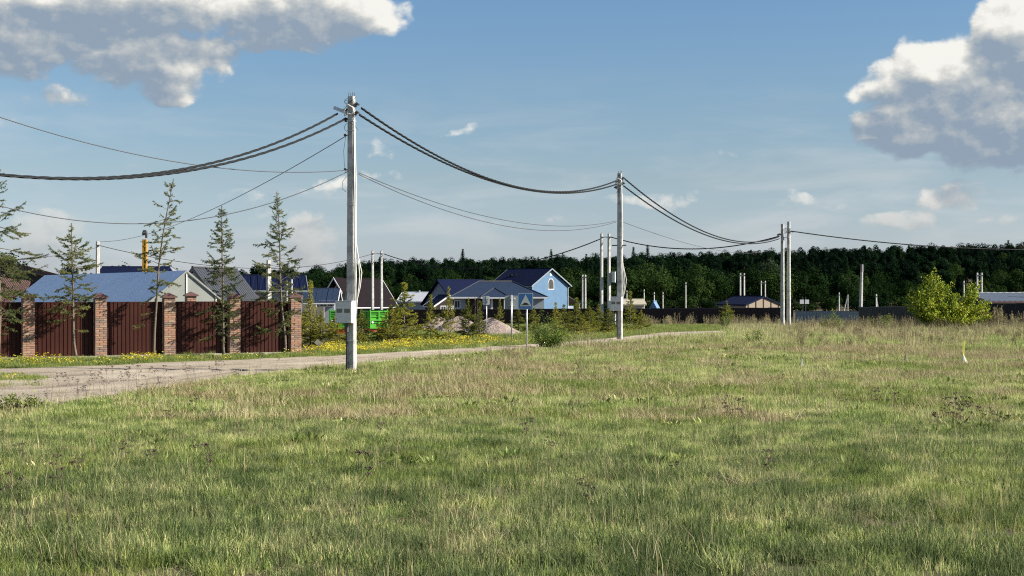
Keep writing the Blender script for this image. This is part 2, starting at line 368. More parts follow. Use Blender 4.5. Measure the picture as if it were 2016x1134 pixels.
# ------------------------------------------------------------------ mesh and object helpers
class MB:
    def __init__(s): s.v = []; s.f = []; s.m = []
    def add(s, vs, fs, mi=0):
        o = len(s.v); s.v += [tuple(p) for p in vs]
        s.f += [tuple(i + o for i in f) for f in fs]; s.m += [mi] * len(fs); return s
    def box(s, c, d, rz=0, mi=0, top=1.0, rx=0, ry=0):
        hx, hy, hz = d[0] / 2, d[1] / 2, d[2] / 2
        P = [(-hx, -hy, -hz), (hx, -hy, -hz), (hx, hy, -hz), (-hx, hy, -hz), (-hx * top, -hy * top, hz), (hx * top, -hy * top, hz), (hx * top, hy * top, hz), (-hx * top, hy * top, hz)]
        mt = Matrix.Translation(c) @ Matrix.Rotation(rz, 4, 'Z') @ Matrix.Rotation(ry, 4, 'Y') @ Matrix.Rotation(rx, 4, 'X')
        return s.add([mt @ Vector(p) for p in P], [(0, 3, 2, 1), (4, 5, 6, 7), (0, 1, 5, 4), (1, 2, 6, 5), (2, 3, 7, 6), (3, 0, 4, 7)], mi)
    def tube(s, pts, r, n=6, mi=0, caps=True):
        pts = [Vector(p) for p in pts]
        if not hasattr(r, '__len__'): r = [r] * len(pts)
        rings = []
        ref = None
        for i, p in enumerate(pts):
            t = (pts[min(i + 1, len(pts) - 1)] - pts[max(i - 1, 0)]).normalized()
            if ref is None: ref = Vector((0, 0, 1)) if abs(t.z) < .9 else Vector((1, 0, 0))
            a = t.cross(ref).normalized(); b = a.cross(t).normalized(); ref = b
            rings.append([p + (a * math.cos(2 * math.pi * k / n) + b * math.sin(2 * math.pi * k / n)) * r[i] for k in range(n)])
        vs = [q for ring in rings for q in ring]; fs = []
        for i in range(len(pts) - 1):
            for k in range(n):
                fs.append((i * n + k, i * n + (k + 1) % n, (i + 1) * n + (k + 1) % n, (i + 1) * n + k))
        if caps: fs.append(tuple(range(n))[::-1]); fs.append(tuple(len(vs) - n + k for k in range(n)))
        return s.add(vs, fs, mi)
    def prism(s, poly, a, b, mi=0):
        """poly: list of 3D points (planar), extruded by vector b-a"""
        e = Vector(b) - Vector(a); n = len(poly)
        vs = [Vector(p) for p in poly] + [Vector(p) + e for p in poly]
        fs = [tuple(range(n)), tuple(range(2 * n - 1, n - 1, -1))] + [(i, i + n, (i + 1) % n + n, (i + 1) % n) for i in range(n)]
        return s.add(vs, fs, mi)
    def mesh(s, name, mats, smooth=False):
        me = bpy.data.meshes.new(name); me.from_pydata(s.v, [], s.f)
        for m in (mats if isinstance(mats, (list, tuple)) else [mats]): me.materials.append(m)
        if len(set(s.m)) > 1: me.polygons.foreach_set('material_index', s.m)
        if smooth: me.polygons.foreach_set('use_smooth', [True] * len(me.polygons))
        me.update(); return me
    def build(s, name, mats, parent=None, smooth=False, loc=None):
        me = s.mesh(name, mats, smooth)
        bm = bmesh.new(); bm.from_mesh(me); bmesh.ops.recalc_face_normals(bm, faces=bm.faces); bm.to_mesh(me); bm.free()
        return link(name, me, parent, loc)
def link(name, me, parent=None, loc=None):
    o = bpy.data.objects.new(name, me); col.objects.link(o)
    if parent is not None: o.parent = parent
    if loc is not None: o.location = loc
    return o
def tag(o, label=None, cat=None, group=None, kind=None):
    if label: o['label'] = label
    if cat: o['category'] = cat
    if group: o['group'] = group
    if kind: o['kind'] = kind
    return o
def thing(name, label, cat, loc=(0, 0, 0), rz=0, group=None):
    o = bpy.data.objects.new(name, None); o.empty_display_size = .3; col.objects.link(o)
    o.location = loc; o.rotation_euler = (0, 0, rz)
    return tag(o, label, cat, group)
def fast_mesh(name, V, Fc, mat):
    V = np.asarray(V, dtype=np.float32); Fc = np.asarray(Fc, dtype=np.int32)
    me = bpy.data.meshes.new(name); k = Fc.shape[1]
    me.vertices.add(len(V)); me.vertices.foreach_set('co', V.ravel())
    me.loops.add(Fc.size); me.loops.foreach_set('vertex_index', Fc.ravel())
    me.polygons.add(len(Fc)); me.polygons.foreach_set('loop_start', np.arange(0, Fc.size, k, dtype=np.int32))
    me.update(calc_edges=True); me.materials.append(mat); return me
def copy_tree(o, parent=None):
    kids = [c for c in bpy.data.objects if c.parent == o]
    c = o.copy(); col.objects.link(c); c.parent = parent
    for ch in kids: copy_tree(ch, c)
    return c
def kids_of(o): return [c for c in col.objects if c.parent == o]
def copy_simple(o, kids, loc, rz=0, s=1.0, label=None, group=None):
    c = o.copy(); col.objects.link(c); c.location = loc; c.rotation_euler = (0, 0, rz); c.scale = (s, s, s) if not hasattr(s, '__len__') else s
    if label: c['label'] = label
    if group: c['group'] = group
    for ch in kids:
        d = ch.copy(); col.objects.link(d); d.parent = c
    return c
_gn = {}
def scatter(name, pts, rot, scl, idx, protos, label, cat, parent=None):
    """ONE stuff object: small plants instanced on the vertices of a point mesh with geometry nodes"""
    cname = name + ' shapes'
    cl = bpy.data.collections.new(cname)
    for i, me in enumerate(protos):
        ob = bpy.data.objects.new('%s_%02d' % (name, i), me); cl.objects.link(ob)
    me = bpy.data.meshes.new(name); n = len(pts)
    me.vertices.add(n); me.vertices.foreach_set('co', np.asarray(pts, dtype=np.float32).ravel())
    for nm, tp, dat, key in (('rot', 'FLOAT_VECTOR', rot, 'vector'), ('scl', 'FLOAT_VECTOR', scl, 'vector')):
        a = me.attributes.new(nm, tp, 'POINT'); a.data.foreach_set(key, np.asarray(dat, dtype=np.float32).ravel())
    a = me.attributes.new('idx', 'INT', 'POINT'); a.data.foreach_set('value', np.asarray(idx, dtype=np.int32))
    ng = bpy.data.node_groups.new(name + ' nodes', 'GeometryNodeTree')
    ng.interface.new_socket('Geometry', in_out='INPUT', socket_type='NodeSocketGeometry')
    ng.interface.new_socket('Geometry', in_out='OUTPUT', socket_type='NodeSocketGeometry')
    a = ng.nodes.new('NodeGroupInput'); b = ng.nodes.new('NodeGroupOutput')
    ci = ng.nodes.new('GeometryNodeCollectionInfo'); ci.inputs[0].default_value = cl
    ci.inputs['Separate Children'].default_value = True; ci.inputs['Reset Children'].default_value = True
    ip = ng.nodes.new('GeometryNodeInstanceOnPoints'); ip.inputs['Pick Instance'].default_value = True
    def na(nm, tp):
        q = ng.nodes.new('GeometryNodeInputNamedAttribute'); q.data_type = tp; q.inputs[0].default_value = nm; return [x for x in q.outputs if x.enabled and x.name == 'Attribute'][0]
    L = ng.links.new
    L(a.outputs[0], ip.inputs['Points']); L(ci.outputs[0], ip.inputs['Instance'])
    L(na('idx', 'INT'), ip.inputs['Instance Index']); L(na('rot', 'FLOAT_VECTOR'), ip.inputs['Rotation']); L(na('scl', 'FLOAT_VECTOR'), ip.inputs['Scale'])
    L(ip.outputs[0], b.inputs[0])
    o = link(name, me, parent); md = o.modifiers.new('scatter', 'NODES'); md.node_group = ng
    tag(o, label, cat, kind='stuff'); return o

# ------------------------------------------------------------------ ground sheet
def road_edges():
    lo = [(-700, 900), (-300, 850), (-60, 815), (0, 806), (100, 799), (200, 783), (300, 769), (400, 754), (500, 739), (600, 730), (690, 722), (760, 713), (900, 699), (1030, 690.5), (1120, 683), (1200, 676.5), (1300, 668), (1380, 661), (1430, 657)]
    hi = [(-700, 745), (-300, 737), (-60, 732), (0, 730), (100, 727), (200, 723.5), (300, 719), (400, 715), (500, 711.5), (600, 707), (690, 702), (760, 698), (900, 690), (1030, 683), (1120, 676), (1200, 669), (1300, 658), (1380, 654.5), (1430, 654)]
    return lo, hi
LO, HI = road_edges()
LOx = np.array([p[0] for p in LO]); LOy = np.array([p[1] for p in LO]); HIx = np.array([p[0] for p in HI]); HIy = np.array([p[1] for p in HI])
def to_px(x, y, z): return CX + F * x / y, HY + F * (CH - z) / y
def in_road(x, y, z=None, grow=0.0):
    z = ground(x, y) if z is None else z
    px, py = to_px(x, y, z)
    wob = (vnoise(x, y, .7) - .5) * 3.2 * 40 / np.maximum(y, 20) + (vnoise(x, y, .25, 5) - .5) * 2.0 * 40 / np.maximum(y, 20)
    return (py + wob < np.interp(px, LOx, LOy) + grow) & (py + wob > np.interp(px, HIx, HIy) - grow) & (px < 1430) & (y > 15)
def in_island(x, y):
    px, py = to_px(x, y, ground(x, y))
    top = 739 + np.maximum(px, -400) * .10; bot = 767 - np.maximum(px, -400) * .06
    return (px < 78) & (py > top) & (py < bot)

def ground_sheet():
    ys = list(np.arange(-60, 2, 4)) + list(np.arange(2, 112, .7)) + list(np.geomspace(112, 760, 60)) + list(np.geomspace(800, 4500, 14))
    n = 150
    V = []; 
    for y in ys:
        half = max(30, abs(y) * .62 + 22) if y < 800 else y * 1.1
        xs = np.linspace(-half, half, n)
        zz = ground(xs, np.full(n, y))
        V.append(np.stack([xs, np.full(n, y), zz], 1))
    V = np.concatenate(V)
    i = np.arange(len(ys) - 1)[:, None] * n + np.arange(n - 1)[None]
    Fc = np.stack([i, i + 1, i + n + 1, i + n], -1).reshape(-1, 4)
    me = fast_mesh('ground', V, Fc, M['soil']); me.polygons.foreach_set('use_smooth', [True] * len(me.polygons))
    tag(link('ground', me), kind='structure')
ground_sheet()
def road_material():
    m = M['gravel'].copy(); m.name = 'gravel road with tracks'; t = NT(m.node_tree); bs = m.node_tree.nodes['Principled BSDF']
    src = bs.inputs['Base Color'].links[0].from_socket
    at_ = t.n('ShaderNodeAttribute'); at_.attribute_name = 'track'; ge = t.n('ShaderNodeNewGeometry')
    nz = t.noise(ge.outputs['Position'], 1.1, 5, .6); n2 = t.noise(ge.outputs['Position'], .35, 3, .5)
    f = t.math('MULTIPLY', at_.outputs['Fac'], t.smooth(nz, .30, .55))
    c = t.mix(t.math('MULTIPLY', f, .75), src, (.135, .105, .08))
    c = t.mix(t.math('MULTIPLY', t.smooth(n2, .48, .66), .45), c, (.50, .44, .35))
    t.put(bs.inputs['Base Color'], c); return m
def road_sheet():
    pts = []; tr = []; cols = np.linspace(-700, 1430, 300); m = 40
    for i, c in enumerate(cols):
        a = on_ground(c, float(np.interp(c, LOx, LOy)) + 1.5); b = on_ground(c, float(np.interp(c, HIx, HIy)) - .4)
        for k in range(m):
            t = k / (m - 1); x = a.x + (b.x - a.x) * t; y = a.y + (b.y - a.y) * t
            tt = t + .03 * math.sin(c * .006) + .02 * (float(vnoise(x, y, 3.0, 4)) - .5)
            rv = sum(math.exp(-((tt - q) / w_)**2) for q, w_ in ((.22, .030), (.40, .035), (.66, .040), (.80, .022)))
            rut = -.035 * rv + .016 * float(vnoise(x, y, .5)) + .025 * float(vnoise(x, y, 1.7))
            pts.append((x, y, gz(x, y) + .055 + rut - (.03 if k in (0, m - 1) else 0))); tr.append(min(1, rv))
    n = m; i = np.arange(len(cols) - 1)[:, None] * n + np.arange(n - 1)[None]
    Fc = np.stack([i, i + n, i + n + 1, i + 1], -1).reshape(-1, 4)
    me = fast_mesh('gravel_road', pts, Fc, road_material()); me.polygons.foreach_set('use_smooth', [True] * len(me.polygons))
    a_ = me.attributes.new('track', 'FLOAT', 'POINT'); a_.data.foreach_set('value', np.array(tr, dtype=np.float32))
    tag(link('gravel_road', me), kind='structure')
road_sheet()
FX0, FY0, FS = -16.05, 47.41, .498      # the brick fence line: y = FY0 + FS (x - FX0)
def fence_y(x): return FY0 + FS * (x - FX0)

# ------------------------------------------------------------------ grass
def tuft(name, nb, rad, h0, h1, wd, mat, lean=.35, seed=0, flat=0.0, segs=2):
    r = np.random.default_rng(seed)
    a = r.uniform(0, 2 * np.pi, nb); q = rad * np.sqrt(r.random(nb))
    bx, by = q * np.cos(a), q * np.sin(a)
    h = r.uniform(h0, h1, nb); az = r.uniform(0, 2 * np.pi, nb); ln = np.abs(r.normal(lean, .22, nb)) + flat
    face = r.uniform(0, 2 * np.pi, nb); wx, wy = np.cos(face) * wd / 2, np.sin(face) * wd / 2
    V = []; 
    lv = [0, .5, 1.0] if segs == 2 else [0, 1.0]
    for t in lv:
        off = h * ln * t**1.8; zz = h * (t - .28 * ln * t * t) if flat == 0 else h * t * .35
        cx, cy = bx + off * np.cos(az), by + off * np.sin(az)
        if t < 1:
            k = 1 - .35 * t
            V.append(np.stack([cx - wx * k, cy - wy * k, zz], 1)); V.append(np.stack([cx + wx * k, cy + wy * k, zz], 1))
        else: V.append(np.stack([cx, cy, zz], 1))
    V = np.concatenate(V); i = np.arange(nb)
    if segs == 2:
        T = np.concatenate([np.stack([i, i + nb, i + 3 * nb], 1), np.stack([i, i + 3 * nb, i + 2 * nb], 1), np.stack([i + 2 * nb, i + 3 * nb, i + 4 * nb], 1)])
    else: T = np.stack([i, i + nb, i + 2 * nb], 1)
    V[:, 2] -= .01
    return fast_mesh(name, V, T, mat)
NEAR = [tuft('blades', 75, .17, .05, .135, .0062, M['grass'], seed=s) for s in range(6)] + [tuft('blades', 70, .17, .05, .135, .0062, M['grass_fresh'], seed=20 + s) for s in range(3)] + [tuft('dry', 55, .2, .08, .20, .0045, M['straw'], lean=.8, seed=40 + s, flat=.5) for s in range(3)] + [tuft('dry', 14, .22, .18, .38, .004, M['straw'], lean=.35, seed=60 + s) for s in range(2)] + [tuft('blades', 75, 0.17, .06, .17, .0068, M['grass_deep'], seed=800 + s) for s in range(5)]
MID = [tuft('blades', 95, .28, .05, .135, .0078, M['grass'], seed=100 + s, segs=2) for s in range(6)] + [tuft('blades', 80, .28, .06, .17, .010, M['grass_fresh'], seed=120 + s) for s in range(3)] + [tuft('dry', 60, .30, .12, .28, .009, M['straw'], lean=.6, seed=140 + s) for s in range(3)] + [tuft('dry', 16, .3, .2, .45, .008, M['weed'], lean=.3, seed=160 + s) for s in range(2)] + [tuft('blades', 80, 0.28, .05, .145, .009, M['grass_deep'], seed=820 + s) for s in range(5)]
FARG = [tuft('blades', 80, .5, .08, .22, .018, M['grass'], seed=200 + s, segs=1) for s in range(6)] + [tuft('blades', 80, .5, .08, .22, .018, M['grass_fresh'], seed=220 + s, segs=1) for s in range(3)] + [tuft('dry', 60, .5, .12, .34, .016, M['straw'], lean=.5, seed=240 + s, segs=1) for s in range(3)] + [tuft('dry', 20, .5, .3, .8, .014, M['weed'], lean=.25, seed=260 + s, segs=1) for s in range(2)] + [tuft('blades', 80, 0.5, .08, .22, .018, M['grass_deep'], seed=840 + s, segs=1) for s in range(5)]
def dryness(x, y, z):
    px, py = to_px(x, y, z)
    d = vnoise(x, y, 2.3) * .5 + vnoise(x, y, .8, 3) * .35 + vnoise(x, y, 7, 9) * .25
    reg = np.exp(-((px - 1800) / 330)**2 - ((py - 668) / 36)**2) * .30 + np.exp(-((px - 1010) / 90)**2 - ((py - 722) / 14)**2) * .28 + np.clip((px - 1480) / 600, 0, 1) * .05
    reg += np.exp(-((px - 900) / 260)**2 - ((py - 1010) / 70)**2) * .09 + np.exp(-((px - 1700) / 200)**2 - ((py - 1010) / 50)**2) * .09 - np.exp(-((px - 300) / 380)**2 - ((py - 740) / 28)**2) * .22
    for (a, b, c, e, k) in ((850, 1060, 110, 40, .22), (775, 850, 32, 90, .16), (945, 1050, 60, 45, .25), (1335, 985, 50, 16, .3), (1700, 1012, 150, 22, .22), (560, 1000, 70, 20, .2), (980, 975, 80, 10, .25), (400, 845, 70, 16, .15), (1470, 960, 40, 14, .2), (700, 1090, 60, 30, .15)):
        reg = reg + k * np.exp(-((px - a) / c)**2 - ((py - b) / e)**2)
    return d + reg
def grass_zone(name, y0, y1, dens_, protos, label, smin, smax):
    A = .5 * (.80) * (y1**2 - y0**2) + 6 * (y1 - y0); n = int(A * dens_)
    y = np.sqrt(rng.random(n) * (y1**2 - y0**2) + y0**2); hw = y * .40 + 3
    x = rng.uniform(-1, 1, n) * hw
    z = ground(x, y)
    isl = in_island(x, y)
    keep = ~(in_road(x, y, z) & ~isl) & ~((x < -7.4) & (y > fence_y(x) - 1.0))
    cl = vnoise(x, y, 1.1, 2) * .6 + vnoise(x, y, .4, 4) * .4
    keep &= rng.random(n) < np.clip(cl * 1.8 + .15, .45, 1)
    x, y, z = x[keep], y[keep], z[keep]; n = len(x); cl = cl[keep]; isl = isl[keep]
    dr = dryness(x, y, z); r1 = rng.random(n)
    px, py = to_px(x, y, z)
    verge = (px < 1430) & (py < np.interp(px, HIx, HIy) + 2) & (y > 30)
    fresh = vnoise(x, y, 3.1, 6)
    idx = rng.integers(0, 6, n)
    deep = np.clip((31 - y) / 24, .06, .85) * np.clip(.55 + .7 * vnoise(x, y, .7, 17), 0, 1)  # painted shade: share of darkened tufts grows towards the camera
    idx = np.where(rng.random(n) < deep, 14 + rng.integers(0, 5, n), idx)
    idx = np.where((fresh > .60) & (r1 < .55), 6 + rng.integers(0, 3, n), idx)
    idx = np.where(verge | isl, 6 + rng.integers(0, 3, n), idx)
    pd = np.clip((dr - .60) * 1.7, .035, .62)
    pd = np.where(verge | isl, pd * .15, pd)
    r2 = rng.random(n)
    idx = np.where(r2 < pd, 9 + rng.integers(0, 3, n), idx)
    idx = np.where(r2 > 1 - .03 - pd * .16 * (y > 25), np.where(verge | isl, idx, 12 + rng.integers(0, 2, n)), idx)
    s = rng.uniform(smin, smax, n) * (.75 + .5 * cl)
    rot = np.stack([rng.normal(0, .06, n), rng.normal(0, .06, n), rng.uniform(0, 6.28, n)], 1)
    scl = np.stack([s, s, s * rng.uniform(.8, 1.25, n)], 1)
    scatter(name, np.stack([x, y, z], 1), rot, scl, idx, protos, label, 'grass')
    return n
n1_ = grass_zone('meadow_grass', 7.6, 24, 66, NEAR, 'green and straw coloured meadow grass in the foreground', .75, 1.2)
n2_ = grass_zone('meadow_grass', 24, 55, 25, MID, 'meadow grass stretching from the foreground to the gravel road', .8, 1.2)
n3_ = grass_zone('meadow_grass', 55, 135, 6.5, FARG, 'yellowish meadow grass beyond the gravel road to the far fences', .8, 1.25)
print('grass', n1_, n2_, n3_)

# ------------------------------------------------------------------ brick pillar fence
BW = {'long': .25, 'short': .12}
def brick_mesh(wd, dp=.12, h=.064):
    mb = MB(); e = .006
    hx, hy, hz = wd / 2, dp / 2, h / 2
    # chamfered outer face, plain back
    V = [(-hx, hy, -hz), (hx, hy, -hz), (hx, hy, hz), (-hx, hy, hz), (-hx, -hy + e, -hz), (hx, -hy + e, -hz), (hx, -hy + e, hz), (-hx, -hy + e, hz), (-hx + e, -hy, -hz + e), (hx - e, -hy, -hz + e), (hx - e, -hy, hz - e), (-hx + e, -hy, hz - e)]
    Fc = [(0, 3, 2, 1), (0, 1, 5, 4), (1, 2, 6, 5), (2, 3, 7, 6), (3, 0, 4, 7), (4, 5, 9, 8), (5, 6, 10, 9), (6, 7, 11, 10), (7, 4, 8, 11), (8, 9, 10, 11)]
    mb.add(V, Fc); return mb
FANG = math.atan(FS)
FDX, FDY = math.cos(FANG), math.sin(FANG)
def fpt(s_, off=0.0, z=0.0):    # local -> world helper for the fence
    return Vector((FX0 + FDX * s_ - FDY * off, FY0 + FDY * s_ + FDX * off, z))
def s_of_px(px):
    k = (px - CX) / F; x = k * (FY0 - FS * FX0) / (1 - FS * k); return (x - FX0) / FDX
PILS = [s_of_px(p) for p in (55, 197, 332, 460, 580)]
PILS = [PILS[0] - (PILS[1] - PILS[0])] + PILS
fence = thing('brick_pillar_fence', 'dark brown sheet metal fence between brick pillars beside the gravel road', 'fence', (FX0, FY0, 0), FANG)
ml, ms = brick_mesh(.25).mesh('brick', M['brick']), brick_mesh(.12).mesh('brick', M['brick'])
PW = .39; CR = .0755
def pillar(sx_, detailed, zb=-.02, ztop=2.06):
    mb = MB(); core = PW - .03
    mb.box((0, 0, (zb + ztop) / 2), (core, core, ztop - zb))
    p = mb.build('pillar', M['mortar'], fence); p.location = (sx_, 0, 0)
    rest = MB(); n = int((ztop - zb) / CR)
    for c in range(n):
        z = zb + .006 + CR * (c + .5)
        for face in range(4):
            lens = ['long', 'short'] if (c + face) % 2 else ['short', 'long']
            x = -PW / 2
            for ln in lens:
                wd = BW[ln] + .003; xc = x + wd / 2; x += wd + .012
                j = random.uniform(-.003, .003)
                if face == 0 and detailed:
                    b = link('brick', ml if ln == 'long' else ms, p, (xc, -PW / 2 + .06 + j, z))
                    b.rotation_euler = (0, random.uniform(-.01, .01), random.uniform(-.01, .01))
                elif face:
                    q = Matrix.Rotation(face * math.pi / 2, 4, 'Z') @ Vector((xc, -PW / 2 + .03 + j, z))
                    rest.box(q, (wd - .001, .055, .064), face * math.pi / 2)
                else: rest.box((xc, -PW / 2 + .06 + j, z), (wd - .001, .12, .064))
    o = rest.build('brickwork', M['brick'], p); tag(o, kind='stuff')
    cp = MB(); a = .25
    cp.box((0, 0, ztop + .012), (a * 2, a * 2, .05))
    cp.add([(-a, -a, ztop + .038), (a, -a, ztop + .038), (a, a, ztop + .038), (-a, a, ztop + .038), (0, 0, ztop + .17)], [(0, 1, 4), (1, 2, 4), (2, 3, 4), (3, 0, 4)])
    cp.build('pillar_cap', M['brown_cap'], p)
    return p
for i, s_ in enumerate(PILS): pillar(s_, i > 0)
def corrugated(s0, s1, z0, z1, y0, pitch=.138, depth=.020, parent=None, mat=None, name='metal_sheet', rib=.035):
    mb = MB(); xs = []; x = s0
    while x < s1:
        for (o_, d_) in ((0, 0), (pitch - rib, 0), (pitch - rib + .008, depth), (pitch - .008, depth)):
            if x + o_ < s1: xs.append((x + o_, d_))
        x += pitch
    xs.append((s1, 0)); V = []; Fc = []
    for (x, d) in xs: V += [(x, y0 + d, z0), (x, y0 + d, z1)]
    for i in range(len(xs) - 1): Fc.append((2 * i, 2 * i + 2, 2 * i + 3, 2 * i + 1))
    n = len(V); V += [(a, b + .012, c) for a, b, c in V]
    Fc += [tuple(j + n for j in f[::-1]) for f in Fc]
    for i in range(len(xs) - 1): Fc.append((2 * i + 1, 2 * i + 3, 2 * i + 3 + n, 2 * i + 1 + n))
    mb.add(V, Fc); return mb.build(name, mat or M['brown_sheet'], parent)
for a, b in zip(PILS[:-1], PILS[1:]):
    corrugated(a + PW / 2 + .01, b - PW / 2 - .01, .03, 1.89, .10, parent=fence)
    r_ = MB(); r_.box(((a + b) / 2, .125, 1.90), (b - a - PW - .02, .06, .03)); r_.box(((a + b) / 2, .16, 1.5), (b - a - PW - .02, .04, .04)); r_.box(((a + b) / 2, .16, .4), (b - a - PW - .02, .04, .04))
    r_.build('fence_rail', M['brown_sheet'], fence)
    pl = MB(); pl.box(((a + b) / 2, -.06, -.09), (b - a - PW + .1, .52, .34)); pl.build('plinth', M['plinth'], fence)
for s_ in PILS:
    pl = MB(); pl.box((s_, -.005, -.19), (.56, .5, .30)); pl.build('plinth', M['plinth'], fence)
# the side of the plot, running back from the last pillar
a = MB()
side = thing('side_fence', 'dark sheet metal fence running back from the last brick pillar', 'fence', fpt(PILS[-1] + .05, .25), FANG + R(90))
corrugated(.1, 16, -.3, 1.88, 0, parent=side, mat=M['black_sheet'])
for k in range(1, 6):
    q = MB(); q.box((k * 3, -.05, .8), (.08, .08, 2.2)); q.build('fence_post', M['dark_steel'], side)
back = thing('brick_pillar', 'brown capped brick pillar showing above the fence near the thin straight spruce', 'pillar', tuple(fpt(s_of_px(483) + .25, 9.0, 0)), FANG)
def back_pillar():
    mb = MB(); zt = 2.08; mb.box((0, 0, zt / 2 - .3), (.37, .37, zt + .6)); mb.build('pillar_core', M['mortar'], back)
    n = 0
    for c in range(12):
        for ln, xc in ((.25, -.07), (.12, .13)) if c % 2 else ((.12, -.13), (.25, .07)):
            b = link('brick', ml if ln > .2 else ms, back, (xc, -.14, zt - .04 - c * CR))
    cp = MB(); a = .27
    cp.box((0, 0, zt + .012), (a * 2, a * 2, .05))
    cp.add([(-a, -a, zt + .038), (a, -a, zt + .038), (a, a, zt + .038), (-a, a, zt + .038), (0, 0, zt + .18)], [(0, 1, 4), (1, 2, 4), (2, 3, 4), (3, 0, 4)])
    cp.build('pillar_cap', M['brown_cap'], back)
back_pillar()

# ------------------------------------------------------------------ power poles
def shaft(mb, H, w0, w1, d0, d1, sink=.5, mi=0):
    """tapered reinforced concrete pole with chamfered edges and a shallow groove on its faces"""
    def ring(w, d, z):
        c = min(w, d) * .12; x, y = w / 2, d / 2
        return [(-x + c, -y, z), (x - c, -y, z), (x, -y + c, z), (x, y - c, z), (x - c, y, z), (-x + c, y, z), (-x, y - c, z), (-x, -y + c, z)]
    V = ring(w0, d0, -sink) + ring(w1, d1, H); n = 8
    mb.add(V, [(i, (i + 1) % n, (i + 1) % n + n, i + n) for i in range(n)] + [tuple(range(n))[::-1], tuple(range(n, 2 * n))], mi)
def strap(w, z, t=.02, o=.012, parent=None, mat='steel', name='steel_band'):
    mb = MB(); mb.box((0, 0, z), (w + o, w + o, t)); return mb.build(name, M[mat], parent)
def wd_at(z, H, w0, w1): return w0 + (w1 - w0) * z / H
def meter_box(parent, c, sz, windows=True, name='meter_box'):
    """c: centre; sz: width, depth, height; front faces local -y"""
    mb = MB(); mb.box((0, 0, 0), (sz[0], sz[1], sz[2])); mb.box((0, -sz[1] / 2 - .008, 0), (sz[0] - .02, .016, sz[2] - .02)); mb.box((0, -.01, sz[2] / 2 + .006), (sz[0] + .03, sz[1] + .03, .012))
    b = mb.build(name, M['box'], parent); b.location = c
    if windows:
        for k in (-1, 1):
            q = MB(); x = k * sz[0] * .235; z = sz[2] * .06; w_, h_ = sz[0] * .34, sz[2] * .185
            q.box((x, -sz[1] / 2 - .019, z), (w_, .006, h_)); q.build('meter_window', M['meter_glass'], b)
        q = MB()
        for k in (-1, 1): q.box((-sz[0] * .43, -sz[1] / 2 - .024, k * sz[2] * .32), (.025, .016, .045))
        q.build('hinge', M['steel'], b)
    return b
def power_pole(label, base, H, yaw, w0=.27, w1=.20, d0=.27, d1=.2, group='concrete power poles', clutter=1, boxes=(), name='power_pole', conduits=0, cat='power pole'):
    t = thing(name, label, cat, base, yaw, group)
    mb = MB(); shaft(mb, H, w0, w1, d0, d1); mb.build('shaft', M['concrete'], t)
    for bz, bs, bc, win in boxes: meter_box(t, (bc[0], bc[1], bz), bs, win)
    return t
base1 = on_ground(692, 734); base1 = Vector((base1.x, base1.y, gz(base1.x, base1.y)))
YAW1 = math.atan2(24.7, 9.1) - math.pi / 2      # line direction (9.1, 24.7) is local +y
def local_line(p): return p
H1 = at(695, 190, base1.y).z - base1.z
p1 = power_pole('tall concrete power pole nearest the camera, with a white meter box facing the meadow', base1, H1, YAW1, .255, .175, .205, .145,
    boxes=[(at(688, 614, base1.y).z - base1.z, (.50, .26, .60), (-.06, -.24, 0), True)])
